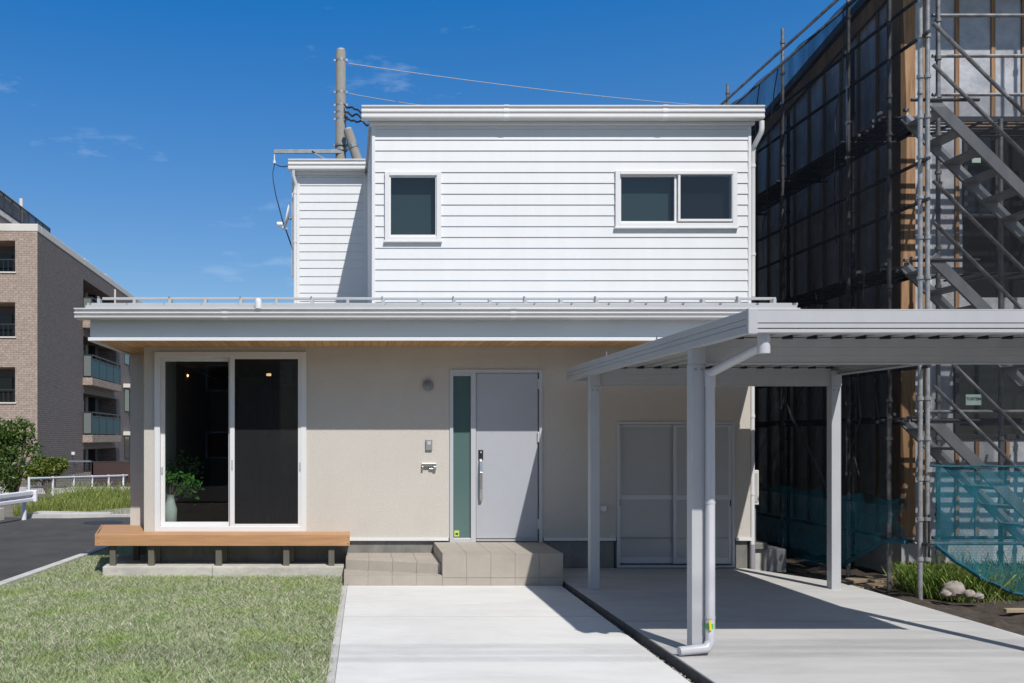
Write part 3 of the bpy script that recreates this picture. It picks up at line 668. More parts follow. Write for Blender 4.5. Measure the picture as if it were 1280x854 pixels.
MB().lathe((X(601), W - .002, Z(566)), [(.011, 0), (.011, -.012), (.007, -.014)], 12, 'y').build('lock_cylinder', M['steel'], hn)
hg = MB()
for py in (480, 546.5, 655): hg.box(X(671.8), X(675), W - .012, W + .02, Z(py + 6.5), Z(py - 6.5))
parts(hg, 'hinge', M['doorframe'], ed, .003)
# --- storage sliding door
x0, x1, z0, z1 = h_sto
sd = MB().frame(x0, x1, z0, z1, W - .02, W + .1, .035, .03, .04).build('storage_door', M['doorframe'], house, bevel=.003)
def stleaf(a, b_, y, lb):
    f = MB(); xa, xb = X(a), X(b_); zt, zb = Z(531), Z(705)
    f.box(xa, xa + .045, y, y + .03, zb, zt); f.box(xb - .045, xb, y, y + .03, zb, zt); f.box(xa + .045, xb - .045, y, y + .03, zt - .03, zt); f.box(xa + .045, xb - .045, y, y + .03, zb, zb + .085); f.box(xa + .045, xb - .045, y, y + .03, Z(625), Z(619))
    s_ = f.build('leaf', M['doorframe'], sd, bevel=.003)
    MB().box(xa + .04, xb - .04, y + .01, y + .02, zb + .08, zt - .02).build('panel', M['storage'], s_)
    MB().box((xa + .013) if lb else (xb - .028), (xa + .028) if lb else (xb - .013), y - .006, y, Z(633), Z(625)).build('pull', M['black'], s_)
stleaf(774, 847, W + .045, True); stleaf(842, 915, W + .005, False)
MB().box(X(845.6), X(848.4), W - .005, W + .004, Z(704), Z(531)).build('door_stile', M['doorframe'], house) if False else None
# --- wall fittings
p = (X(535), W, Z(482))
wlmp = MB().lathe(p, [(.052, 0), (.055, -.02), (.07, -.03), (.072, -.055), (.062, -.07), (.05, -.075)], 24, 'y').build('wall_lamp', M['grey_plastic'], house, smooth=True)
MB().lathe((p[0] - .008, p[1], p[2] + .012), [(.035, -.07), (.036, -.085), (.02, -.095)], 18, 'y').build('lens', M['paleglass'], wlmp, smooth=True)
ic = MB().box(X(531.8), X(540.2), W - .03, W, Z(563), Z(549.5)).build('intercom', M['grey_plastic'], house, bevel=.006)
MB().box(X(534), X(538.2), W - .033, W - .0302, Z(556), Z(552)).build('intercom_button', M['doorframe'], ic, bevel=.002)
ms_ = MB().box(X(527), X(545), W - .045, W, Z(583), Z(579)); ms_.box(X(541.5), X(545), W - .045, W, Z(587.5), Z(583)); ms_.box(X(536), X(541.5), W - .03, W, Z(587.5), Z(585.3)); ms_.box(X(527), X(529), W - .045, W, Z(587), Z(583))
ms_.build('letter_slot', M['steel'], house, bevel=.004)
vt = MB().box(X(750), X(756.5), W - .07, W, Z(639), Z(632)).build('wall_outlet', M['white'], house, bevel=.008)
# --- downpipes
def downpipe(pts, r, nm='downpipe', joints=(), m='white'):
    o = MB().tube(pts, r, 14).build(nm, M[m], house, smooth=True)
    for j in joints: MB().tube([(j[0], j[1], j[2] - .02), (j[0], j[1], j[2] + .02)], r + .006, 14).build('pipe_band', M[m], o, smooth=True)
    return o
px_, py_ = 5.445, 11.96
downpipe([(5.49, 11.79, 6.05), (5.49, 11.79, 5.95), (5.485, 11.80, 5.9), (5.45, 11.93, 5.76), (px_, py_, 5.68), (px_, py_, 3.72)], .033, joints=((px_, py_, 5.5), (px_, py_, 4.3)))
dp = downpipe([(px_ - .005, py_ + .0, 3.05), (px_ - .005, py_, .36)], .03, joints=((px_ - .005, py_, 2.1), (px_ - .005, py_, 1.05)))
MB().tube([(px_ - .005, py_, .36), (px_ - .005, py_, .02)], .037, 14).build('pipe_socket', M['pipe_dark'], dp, smooth=True)
lx = XR_(369) - .0
downpipe([(lx - .02, 15.45, ZR(216)), (lx - .03, 15.47, ZR(222)), (lx + .02, 15.56, ZR(232)), (lx, 15.56, ZR(240)), (lx, 15.56, 3.5)], .031, joints=((lx, 15.56, ZR(242)), (lx, 15.56, ZR(303))))
MB().box(XR_(364.5), XR_(370) - .002, 15.63, 15.8, ZR(345), ZR(225)).build('service_duct', M['white'], house, bevel=.01)
# satellite dish on the left wall
dc = F(361, 273, 15.75)
dn = Vector((-.93, -.10, .2)).normalized(); a1 = dn.orthogonal().normalized(); a2 = dn.cross(a1)
ds = MB(); n = 24
for ring, (rr, dd) in enumerate(((0.001, .0), (.10, .008), (.18, .027), (.235, .05))):
    for j in range(n):
        t = 2 * math.pi * j / n; ds.v.append(tuple(dc + a1 * rr * math.cos(t) + a2 * rr * math.sin(t) + dn * dd))
for ring in range(3):
    for j in range(n): ds.f.append((ring * n + j, ring * n + (j + 1) % n, (ring + 1) * n + (j + 1) % n, (ring + 1) * n + j))
dish = ds.build('satellite_dish', M['white'], house, smooth=True); sm = dish.modifiers.new('solid', 'SOLIDIFY'); sm.thickness = .008
lp = F(350, 280.5, 15.65)
MB().tube([dc - Vector((0, 0, .2)) + dn * .03, lp + Vector((.05, 0, -.06)), lp], .014, 8).build('dish_arm', M['white'], dish)
MB().lathe(lp, [(.03, -.06), (.045, -.05), (.045, .03), (.03, .05)], 12, 'x').build('receiver', M['white'], dish, smooth=True)
MB().tube([dc, dc + Vector((.18, .05, -.05))], .02, 8).build('dish_mount', M['galv'], dish)

# ================================================================== DECK
dk = thing('wooden_deck', (-1.7, 11.7, 0), 'long tan wooden deck bench under the big sliding window', 'deck')
zt, zb = .536, .388
yF = 11.565
pl = MB()
pl.poly_prism([(-3.345, yF + .0), (-.04, yF), (-.04, yF + .118), (-3.375, yF + .118)], zt - .03, zt)
pl.poly_prism([(-3.375, yF + .121), (-.04, yF + .121), (-.04, yF + .239), (-3.4, yF + .239)], zt - .03, zt)
pl.poly_prism([(-3.4, yF + .242), (-.04, yF + .242), (-.04, W - .004), (-3.42, W - .004)], zt - .03, zt)
for i in range(8):
    a = W - .001 + i * .121; pl.poly_prism([(-3.42 - i * .028, a), (XL - .004, a), (XL - .004, a + .118), (-3.45 - i * .028, a + .118)], zt - .03, zt)
parts(pl, 'deck_board', M['deck'], dk, .004)
MB().box(-3.355, -.03, yF - .024, yF - .003, zb, zt + .002).build('front_board', M['deck'], dk, bevel=.005)
MB().poly_prism([(-3.38, yF - .003), (-3.355, yF - .003), (-3.65, 12.9), (-3.675, 12.9)], zb, zt + .001).build('end_board', M['deck'], dk, bevel=.004)
MB().box(-.056, -.03, yF - .002, W - .004, zb, zt + .001).build('end_board', M['deck'], dk, bevel=.004)
sc = MB()
for xx in (-3.33, -.05):
    for zz in (.42, .50): sc.lathe((xx, yF - .024, zz), [(.006, 0), (.006, -.003)], 8, 'y')
sc.build('screws', M['rust'], dk)
for (a, yy) in [((137, 144.2), yF + .03), ((185, 192.5), yF + .03), ((269.3, 277), yF + .03), ((354, 361.5), yF + .03), ((410.5, 418), yF + .03)]:
    D = yy; MB().box((a[0] - 440) * D / 1100, (a[1] - 440) * D / 1100, yy, yy + .075, .125, .388).build('leg', M['deckpost'], dk, bevel=.004)
for (a, yy) in [((166.5, 173.5), 12.1), ((193, 200), 11.83), ((277, 281.5), 11.83), ((361, 363.5), 11.83)]:
    D = yy; x_ = (a[0] - 440) * D / 1100; MB().box(x_, x_ + .075, yy, yy + .075, .125, .388).build('leg', M['deckpost'], dk, bevel=.004)
jo = MB().box(-3.3, -.1, yF + .03, yF + .07, .3885, .505)
jo.box(-3.3, -.1, 11.84, 11.88, .3885, .505); parts(jo, 'joist', M['deckpost'], dk)
MB().poly_prism([(-3.26, 11.5), (-1.83, 11.5), (-1.83, 11.94), (-2.79, 11.94), (-2.79, 12.7), (-3.35, 12.7)], -.06, .122).build('footing', M['concrete_dirty'], dk, bevel=.008)
MB().box(-1.826, -.1, 11.5, 11.94, -.06, .121).build('footing', M['concrete_dirty'], dk, bevel=.008)

# ================================================================== PORCH STEPS (tiled)
ps = thing('porch_steps', (1.5, 10.75, 0), 'beige tiled porch platform with low steps before the front door', 'steps')
PX0, PX1, PY, PZ = 1.105, 2.581, 10.755, .392
core = MB().box(PX0 + .006, PX1 - .006, PY + .006, W + .03, -.05, PZ - .006)
up_pts = [(-.075, 11.27), (PX0 + .004, 10.90), (PX0 + .004, W + .028), (-.075, W + .028)]
core.poly_prism(up_pts, -.05, .24)
core.box(-.094, PX0 + .005, PY + .006, 11.6, -.05, .118)
core.build('step_core', M['grout'], ps)
tl = MB(); g = .0022; T = .296
def tiles_front(x0, x1, z0, z1, y, zsplit):
    xs = [x0]
    while xs[-1] + T < x1 - .02: xs.append(xs[-1] + T)
    xs.append(x1)
    zz = [z0] + zsplit + [z1]
    for i in range(len(xs) - 1):
        for j in range(len(zz) - 1): tl.box(xs[i] + g, xs[i + 1] - g, y, y + .007, zz[j] + g, zz[j + 1] - g)
tiles_front(PX0, PX1, 0.0, PZ, PY, [.096])
ys = [PY, PY + .3, PY + .6, PY + .9, W - .002]
xs = [PX0 + i * T for i in range(5)] + [PX1]
for i in range(5):
    for j in range(4): tl.box(xs[i] + g, xs[i + 1] - g, ys[j] + (g if j else -.001), ys[j + 1] - g, PZ - .007, PZ + .001)
for j in range(4):
    for (a, b_) in ((0, .096), (.096, PZ)):
        tl.box(PX1 - .006, PX1 + .001, ys[j] + (.008 if j == 0 else g), ys[j + 1] - g, a + g, b_ - g - (.008 if b_ == PZ else 0)); tl.box(PX0 - .001, PX0 + .006, ys[j] + (.008 if j == 0 else g), ys[j + 1] - g, max(a, .0) + g, b_ - g - (.008 if b_ == PZ else 0))
tl.build('platform_tiles', M['tile'], ps)
tl = MB(); tiles_front(-.1, PX0 - .003, 0, .124, PY, [])
for i in range(4):
    a = -.1 + i * .3; b_ = min(a + .3, PX0 - .003); tl.box(a + g, b_ - g, PY + .0085, 11.6, .117, .1235)
# upper step riser along the slanted edge and its treads
A = Vector((-.08, 11.27)); B = Vector((PX0 - .003, 10.893)); dirv = (B - A).normalized(); nn = Vector((dirv.y, -dirv.x)); Ln = (B - A).length
for i in range(4):
    s0 = i * .31; s1 = min(Ln, s0 + .31)
    if s1 - s0 < .02: continue
    p0 = A + dirv * (s0 + g); p1 = A + dirv * (s1 - g)
    tl.poly_prism([tuple(p0), tuple(p1), tuple(p1 + nn * .006), tuple(p0 + nn * .006)], .1245, .2465)
for i in range(4):
    a = -.08 + i * .3; b_ = min(a + .3, PX0 - .003)
    fy = lambda xx: 11.27 + (xx + .08) / (PX0 + .077) * (10.893 - 11.27)
    tl.poly_prism([(a + g, fy(a)), (b_ - g, fy(b_)), (b_ - g, 11.55), (a + g, 11.55)], .2405, .2475)
    tl.poly_prism([(a + g, 11.554), (b_ - g, 11.554), (b_ - g, W + .02), (a + g, W + .02)], .2405, .2475)
tl.build('step_tiles', M['tile'], ps)

# ================================================================== CARPORT
cp = thing('carport', (4.2, 8.7, .04), 'silver aluminium carport with flat ribbed roof on slim square posts', 'carport')
CX0, CX1, CY0, CY1, CZ0, CZ1 = 2.755, 5.72, 6.12, 11.31, 2.535, 2.695
def fasc_side(x, sgn):
    m = MB(); y0, y1 = CY0 + .03, CY1
    m.box(x, x + sgn * .05, y0, y1, CZ0, CZ0 + .055); m.box(x + sgn * .004, x + sgn * .05, y0, y1, CZ0 + .057, CZ0 + .1); m.box(x, x + sgn * .05, y0, y1, CZ0 + .102, CZ1 + .0)
    m.box(x + sgn * .05, x + sgn * .09, y0, y1, CZ0 + .005, CZ0 + .012)
    return m.build('side_fascia', M['alu'], cp, bevel=.003)
fasc_side(CX0, 1); fasc_side(CX1, -1)
m = MB(); m.box(CX0 + .052, CX1 - .052, CY0, CY0 + .05, CZ0 + .033, CZ0 + .063); m.box(CX0 + .052, CX1 - .052, CY0 + .004, CY0 + .05, CZ0 + .065, CZ0 + .068); m.box(CX0 + .052, CX1 - .052, CY0, CY0 + .05, CZ0 + .07, CZ1 - .006); m.box(CX0 + .052, CX1 - .052, CY0 - .001, CY0 + .06, CZ1 - .0055, CZ1 + .003)
m.box(CX0 + .052, CX1 - .052, CY0 + .006, CY0 + .12, CZ0 + .002, CZ0 + .027)
m.build('front_gutter', M['alu'], cp, bevel=.003)
MB().box(CX0 + .052, CX1 - .052, CY1 - .05, CY1, CZ0, CZ1).build('back_fascia', M['alu'], cp, bevel=.003)
for x_ in (CX0, CX1):
    MB().box(x_ - .006 if x_ < 4 else x_ - .062, x_ + .062 if x_ < 4 else x_ + .006, CY0 - .016, CY0 + .032, CZ0 - .012, CZ1 + .01).build('corner_cap', M['alu'], cp, bevel=.008)
# roof sheet: trapezoid ribs running front to back
rs = MB(); prof = []; xx = CX0 + .05
while xx < CX1 - .05:
    prof += [(xx, 2.630), (xx + .115, 2.630), (xx + .128, 2.688), (xx + .187, 2.688)]; xx += .2
prof = [(min(a, CX1 - .045), b_) for a, b_ in prof]
for i in range(len(prof) - 1):
    (a, za), (b_, zb_) = prof[i], prof[i + 1]
    if b_ - a < 1e-4: continue
    rs.quad((a, CY0 + .05, za), (a, CY1 - .05, za), (b_, CY1 - .05, zb_), (b_, CY0 + .05, zb_))
rs = rs.build('roof_sheet', M['alu_roof'], cp); q = rs.modifiers.new('solid', 'SOLIDIFY'); q.thickness = .004
PXL, PXR, PYF, PYB = 2.83, 5.64, 7.24, 10.30
def cbeam(y):
    m = MB(); zt_, zb_ = 2.622, 2.41
    m.box(PXL - .06, PXR + .06, y - .03, y + .03, zb_, zb_ + .012); m.box(PXL - .06, PXR + .06, y - .026, y + .026, zb_ + .012, zt_ - .012); m.box(PXL - .06, PXR + .06, y - .03, y + .03, zt_ - .012, zt_)
    for zz in (.06, .13): m.box(PXL - .06, PXR + .06, y - .028, y + .028, zb_ + zz, zb_ + zz + .004)
    m.build('cross_beam', M['alu'], cp, bevel=.002)
cbeam(PYF); cbeam(PYB)
xx = CX0 + .05
while xx < CX1 - .25:
    for yb_ in (PYF, PYB):
        MB().poly_prism([(xx + .117, yb_ - .05), (xx + .198, yb_ - .05), (xx + .198, yb_ - .032), (xx + .117, yb_ - .032)], 2.612, [2.63, 2.63, 2.63, 2.63]).add([(xx + .119, yb_ - .048, 2.628), (xx + .196, yb_ - .048, 2.628), (xx + .186, yb_ - .048, 2.684), (xx + .129, yb_ - .048, 2.684)], [(0, 1, 2, 3)]).build('rib_shade', M['black'], cp)  # black plates standing in for the shade inside the rib cavities
    xx += .2
br_ = MB()
for x_ in (PXL, PXR):
    for y_ in (PYF, PYB):
        br_.box(x_ - .066, x_ + .066, y_ - .045, y_ + .045, 2.403, 2.4095)
for x_ in (PXL, PXR):
    for y_ in (PYF, PYB):
        o = MB().box(x_ - .055, x_ + .055, y_ - .055, y_ + .055, .03, 2.408).build('post', M['alu'], cp, bevel=.005)
        cpz = MB().box(x_ - .06, x_ + .06, y_ - .062, y_ - .032, 2.409, 2.59).build('post_bracket', M['alu'], o, bevel=.003)
        for dx in (-.027, .027): MB().lathe((x_ + dx, y_ - .055, 2.36), [(.011, 0), (.011, -.004), (.006, -.008)], 10, 'y').build('bolt', M['pipe_dark'], o)
# drain pipe at the front left post
pxp = 2.91; pyp = 7.15; yst = CY0 + .10
dpp = MB().tube([(pxp, pyp, 2.335), (pxp, pyp, .15), (pxp - .04, pyp - .02, .098), (pxp - .27, pyp - .05, .082)], .037, 18).build('drain_pipe', M['pipe'], cp, smooth=True)
MB().tube([(pxp, yst + .02, 2.455), (pxp, pyp - .01, 2.33)], .034, 18).build('slanted_pipe', M['pipe'], dpp, smooth=True)
MB().tube([(pxp, yst, 2.555), (pxp, yst, 2.40)], .043, 18).build('pipe_elbow', M['pipe'], dpp, smooth=True)
MB().tube([(pxp, pyp, 2.35), (pxp, pyp, 2.22)], .0425, 18).build('pipe_elbow', M['pipe'], dpp, smooth=True)
for z_ in (1.28, .345): MB().tube([(pxp, pyp, z_ - .01), (pxp, pyp, z_ + .01)], .0405, 18).build('pipe_collar', M['pipe'], dpp, smooth=True)
MB().tube([(pxp, pyp, .255), (pxp, pyp, .30)], .0392, 18, False).build('tape', M['tape'], dpp, smooth=True)
MB().beam((pxp - .02, pyp - .041, .33), (pxp - .012, pyp - .042, .245), .018, .005).build('tape', M['tape_y'], dpp)
for y_ in (8.1, 9.7): MB().lathe((CX0 + .05, y_, CZ1), [(.007, 0), (.007, .05), (.003, .06)], 8).build('roof_screw', M['galv'], cp)

# ================================================================== UTILITY POLES AND WIRES
PD = 24.0
up = thing('utility_pole', (-.305, PD, 0), 'tall grey concrete utility pole with steel bands behind the small upper roof', 'utility pole')
ptop = F(426, 63, PD).z
MB().tube([(-.305, PD, 0), (-.305, PD, ptop - .04), (-.305, PD, ptop)], .165, 18, True, .105).build('shaft', M['pole'], up, smooth=True)
MB().lathe((-.305, PD, ptop - .01), [(.114, 0), (.112, .035), (.08, .05)], 18).build('pole_cap', M['roofmetal'], up, smooth=True)
for py in (76, 116, 132, 141, 149.5, 182, 188):
    zz = F(0, py, PD).z; bd = MB().tube([(-.305, PD, zz - .03), (-.305, PD, zz + .03)], .142 if py < 160 else .17, 16); bd.box(-.305 + .10, -.305 + .19, PD - .05, PD + .0, zz - .035, zz + .035); bd.box(-.305 - .19, -.305 - .10, PD - .04, PD, zz - .03, zz + .03)
    bd.build('band', M['galv'], up)
za = F(0, 191.5, PD).z
ca = MB().box(F(343, 0, PD).x, -.305 + .02, PD - .15, PD - .09, za - .05, za + .05).build('crossarm', M['galv'], up, bevel=.004)
MB().beam((-.32, PD - .13, za - .45), (F(390, 0, PD).x, PD - .13, za + .0), .04, .04).build('arm_brace', M['galv'], up)
p = F(343.5, 205, PD)
MB().lathe((p.x, p.y - .12, p.z), [(.02, -.05), (.045, -.03), (.045, .03), (.02, .05), (.012, .25)], 10).build('insulator', M['white'], up, smooth=True)
bp_ = thing('support_pole', (3.0, 23.7, 0), 'leaning grey concrete pole braced against the tall utility pole', 'utility pole')
t0 = F(434.5, 162, 23.7); t1 = F(448.5, 205, 23.7); dv = (t1 - t0).normalized(); bot = t0 + dv * (t0.z / -dv.z)
bp_.location = bot
MB().tube([bot, t0 + dv * .05, t0], .15, 16, True, .10).build('shaft', M['pole'], bp_, smooth=True)
q = t0 + dv * .48; MB().tube([q - dv * .05, q + dv * .05], .14, 14).build('band', M['galv'], bp_)
q = t0; MB().tube([q - dv * .02, q + dv * .05], .108, 14).build('pole_cap', M['roofmetal'], bp_)
def wire(name, a, b, sag, r, label, m='wire_pale', n=24):
    a = Vector(a); b = Vector(b); pts = []
    for i in range(n + 1):
        t = i / n; p = a.lerp(b, t); p.z -= sag * 4 * t * (1 - t); pts.append(p - a)
    o = MB().tube(pts, r, 6).build(name, M[m]); o.location = a; return tag(o, label, 'wire')
wa = F(436, 79.5, PD); wb = F(1020, 139, 40)
w1 = wire('overhead_wire', wa, wb, .25, .014, 'thin pale overhead wire from the pole top running above the main roof')
wire('overhead_wire', F(436, 117, PD), F(700, 141, 34), .2, .012, 'short pale wire just above the left end of the main roof')
wire('service_cable', F(344, 206, PD) - Vector((0, .12, 0)), F(362, 207, 15.6), .05, .012, 'black cable from the crossarm tip to the small roof', 'wire')
pts = [F(344, 207, PD) - Vector((0, .15, 0)), F(341, 216, 23), F(341.5, 226, 22), F(345, 245, 19.5), F(353, 275, 17), F(360, 295, 16.2), F(366, 312, 15.72)]
o = MB().tube([q - pts[0] for q in pts], .012, 6).build('drop_cable', M['wire']); o.location = pts[0]
tag(o, 'dark drop cable hanging past the satellite dish to the small upper wall', 'wire')
for i, (y0, y1, yy) in enumerate(((131, 150, 3), (140, 153, 2), (148, 158, 1))):
    pts = [F(431, y0, PD - .15)]
    for t in range(1, 33): pts.append(F(431 + t * 1.3, y0 + (y1 - y0) * t / 32 + 1.1 * math.sin(t * .8 + i * 2) + 1.2 * math.sin(t * .47 + i * 5) + random.uniform(-.5, .5), PD - .15 - t * .025))
    pts += [F(500, y1 + 12, 22)]
    o = MB().tube([q - pts[0] for q in pts], .026, 7).build('twisted_cable', M['wire']); o.location = pts[0]
    tag(o, ('topmost', 'middle', 'lowest')[i] + ' black twisted cable leaving the pole towards the main roof', 'wire', 'twisted cables on the utility pole')
    # tie loops
# cables over the street behind the viewer; they cast the faint stripes on the walkway
pts = [(-30, -4.1, 15.2), (-12, -4.1, 14.3), (2, -4.05, 14.0), (14, -4.1, 14.2), (30, -4.1, 15.2)]
cb = MB()
for dz, dy in ((0, 0), (.25, .03), (.55, 0)): cb.tube([(a, b_ + dy, c_ + dz) for a, b_, c_ in pts], .013, 6)
tag(cb.build('street_cable', M['wire'], origin=(2, -4, 14)), 'bundle of three street cables casting faint stripes over the walkway', 'wire')

# ================================================================== UNFINISHED HOUSE ON THE RIGHT
BX, BY = 7.25, 11.6
ub = thing('unfinished_house', (BX, BY, 0), 'unfinished house in silver house wrap and bare timber behind scaffolding', 'house')
kb = BY / 1100; UX = lambda px: (px - 440) * kb; UZ = lambda py: 1.8 + (548 - py) * kb
win_u = (UX(1203), UX(1300), UZ(372), UZ(161)); win_l = (UX(1192), UX(1300), UZ(549), UZ(430))
ufw = MB().wall(BX, 13.5, .46, 9.5, BY, [win_u, win_l], .1)
ufw.build('wrapped_wall', M['wrap'], ub)
vz = lambda y: 7.95 - .177 * (y - BY)
usw = MB(); yy = np.linspace(BY, 24, 30)
for i in range(29):
    usw.quad((BX, yy[i + 1], .46), (BX, yy[i], .46), (BX, yy[i], vz(yy[i])), (BX, yy[i + 1], vz(yy[i + 1])))
usw.build('wrapped_wall', M['wrap'], ub)
MB().beam((BX - .03, BY - .5, vz(BY - .5) - .08), (BX - .03, 24, vz(24) - .08), .05, .22).build('verge_board', M['wood_brown'], ub)
MB().extrude_x([(BY - 1.0, vz(BY - 1.0) + .04), (24, vz(24) + .04), (24, vz(24) + .16), (BY - 1.0, vz(BY - 1.0) + .16)], BX - .12, 13.5).build('roof', M['frame_black'], ub)
MB().box(BX, 13.5, BY + .01, BY + .12, -.1, .458).build('foundation', M['concrete'], ub)
MB().box(BX + .012, BX + .12, BY + .12, 24, -.1, .458).build('foundation', M['concrete'], ub)
for y0, w_ in ((BY + .0, .105),):
    MB().box(BX - .045, BX + .15, BY - .045, BY - .003, .5, 8.2).build('corner_timber', M['wood'], ub, bevel=.003)
    MB().box(BX - .045, BX - .003, BY - .003, BY + .14, .5, 7.9).build('corner_timber', M['wood'], ub, bevel=.003)
yb = BY + .5
while yb < 19:
    MB().box(BX - .022, BX - .002, yb, yb + .05, .5, vz(yb) - .2).build('batten', M['wood_brown'], ub); yb += .455
for px in (1152, 1195):
    o = MB().box(UX(px) - .02, UX(px) + .03, BY - .022, BY - .002, .5, 8.3).build('batten', M['wood'], ub)
for px in (1240, 1278):
    MB().box(UX(px) - .02, UX(px) + .03, BY - .022, BY - .002, UZ(157), 8.3).build('batten', M['wood'], ub)
    MB().box(UX(px - 20) - .02, UX(px - 20) + .03, BY - .022, BY - .002, .5, UZ(552)).build('batten', M['wood'], ub)
MB().box(UX(1197), 9.3, BY - .025, BY - .003, UZ(159), UZ(154)).build('batten', M['wood'], ub)
uw = MB().frame(win_u[0], UX(1247), UZ(273), win_u[3], BY - .03, BY + .08, .05).build('window', M['frame_black'], ub, bevel=.004)
MB().box(win_u[0] + .05, UX(1247) - .05, BY + .02, BY + .03, UZ(273) + .05, win_u[3] - .05).build('pane', M['darkglass'], uw)
MB().box(UX(1216), UX(1227), BY + .015, BY + .0185, UZ(203), UZ(197)).build('pane_label', M['label_pale'], uw)
pw = MB().box(UX(1247) + .002, win_u[1], BY + .06, BY + .08, win_u[2], win_u[3]); pw.box(win_u[0], UX(1247) + .001, BY + .06, BY + .08, win_u[2], UZ(273) - .002)
parts(pw, 'dark_sheathing', M['sheathing'], ub)
lw = MB().frame(*win_l, BY - .03, BY + .08, .06).build('window', M['frame_black'], ub, bevel=.004)
MB().box(win_l[0] + .05, win_l[1] - .05, BY + .02, BY + .03, win_l[2] + .05, win_l[3] - .05).build('pane', M['darkglass'], lw)
stx = (UX(1208.2), UX(1227.5)); stz = (UZ(506.5), UZ(493))
stk = MB().box(stx[0], stx[1], BY + .014, BY + .0185, stz[0], stz[1]).build('pane_label', M['label_pale'], lw)
def text(body, loc, size, m, parent, name='lettering'):
    cu_ = bpy.data.curves.new(name, 'FONT'); cu_.body = body; cu_.size = size; cu_.align_x = 'CENTER'; cu_.align_y = 'CENTER'; cu_.extrude = .0008; cu_.offset = .0012
    o = bpy.data.objects.new('tmp', cu_); C.objects.link(o); dg = bpy.context.evaluated_depsgraph_get(); me = bpy.data.meshes.new_from_object(o.evaluated_get(dg)); bpy.data.objects.remove(o)
    me.transform(Matrix.Rotation(R(90), 4, 'X')); me.transform(Matrix.Translation(Vector(loc) - root_loc(parent)))
    me.materials.append(m); t = bpy.data.objects.new(name, me); C.objects.link(t); t.parent = parent; return t
cx_ = sum(stx) / 2
text("TOSTEM", (cx_, BY + .0115, UZ(498.8)), .052, M['ink'], lw)
gz_ = text("LIXIL" if False else "WINDOW", (cx_, BY + .0115, UZ(503.3)), .02, M['ink'], lw) if False else None

# ------------------------------------------------------------------ scaffold
sc_ = thing('scaffold', (6.37, 9.85, 0), 'steel tube scaffold with stairs wrapped around the unfinished house', 'scaffold')
SX0, SX1, SY0, SY1 = 6.36, 6.94, 9.85, 10.42
ROT = {}
def post(x, y, z0, z1, r=.0245, m='scaf'):
    pr = [(r, z0)]; z = .45
    while z < z1 - .1:
        pr += [(r, z - .024), (r + .011, z - .022), (r + .011, z + .016), (r, z + .018)]; z += .45
    pr.append((r, z1))
    return MB().lathe((x, y, 0), pr, 10).build('post', M[m], sc_, smooth=True)
for (x, y, m, top) in ((SX0, SY0, 'galv_bright', 9.0), (SX0 + .075, SY0 - .01, 'galv_bright', 9.0), (SX0, SY1, 'scaf', 9), (SX1, SY1, 'scaf', 9), (SX0, 11.28, 'scaf', 8.6), (SX0, 13.0, 'scaf', 7.85), (SX0, 14.9, 'scaf', 7.8), (SX0, 16.7, 'scaf', 7.6),
                       (SX1, 12.2, 'scaf_dark', 7.2), (SX1, 14.0, 'scaf_dark', 7), (7.68, SY1, 'scaf', 5.58), (9.1, SY1, 'scaf', 9), (9.1, SY0, 'scaf', 9)):
    post(x, y, .95 if (m == 'galv_bright' and x > SX0 + .01) else -.03, top, m=m)
def rail(a, b, r=.0215, m='scaf', nm='rail'): MB().tube([a, b], r, 8).build(nm, M[m], sc_, smooth=True)
YE = 17.0
for z in (7.52, 7.32): rail((SX0 - .03, SY0 - .1, z), (SX0 - .03, YE, z))
for z in (6.75, 6.3, 4.9, 4.45, 3.05, 2.6, .62): rail((SX0 + .02, SY0 - .12, z), (SX0 + .02, YE, z), m='scaf_dark' if z < 7 else 'scaf')
for z in (6.82, 6.34, 5.88, .62): rail((SX1 - .05, SY1 + .03, z), (9.2, SY1 + .03, z), nm='rail')
for z in (.62, 2.1): rail((SX0 - .05, SY0 + .03, z), (9.2, SY0 + .03, z), m='scaf')
for y in (SY0, SY1, 11.28, 13.0, 14.9):
    for z in (5.6, 3.8, 2.0): rail((SX0 - .08, y + .03, z), (SX1 + .1, y + .03, z), .02, 'scaf_dark', 'transom')
def platform(x0, x1, y0, y1, z):
    p = MB(); p.box(x0, x0 + .03, y0, y1, z - .045, z + .01); p.box(x1 - .03, x1, y0, y1, z - .045, z + .01)
    nx_ = max(1, int((x1 - x0) / .055)); ny_ = max(1, int((y1 - y0) / .055))
    if x1 - x0 < y1 - y0:
        for i in range(1, 7): x = x0 + .03 + (x1 - x0 - .06) * i / 7; p.box(x - .026, x + .026, y0, y1, z - .006, z)
        yy = y0
        while yy < y1: p.box(x0 + .03, x1 - .03, yy, yy + .03, z - .02, z - .0065); yy += .3
    else:
        for i in range(1, 7): y = y0 + (y1 - y0) * i / 7; p.box(x0 + .03, x1 - .03, y - .026, y + .026, z - .006, z)
        xx = x0
        while xx < x1: p.box(xx, xx + .03, y0, y1, z - .03, z - .0065); xx += .3
        p.box(x0 + .03, x1 - .03, y0 - .004, y0 + .026, z - .05, z + .01)
    return p.build('platform', M['scaf_dark'], sc_)
for z in (5.65, 3.85, 2.05):
    platform(SX0 + .06, SX1 - .04, SY1 + .1, YE, z); platform(SX1 + .02, 9.2, SY1 + .08, BY - .35, z - .02)
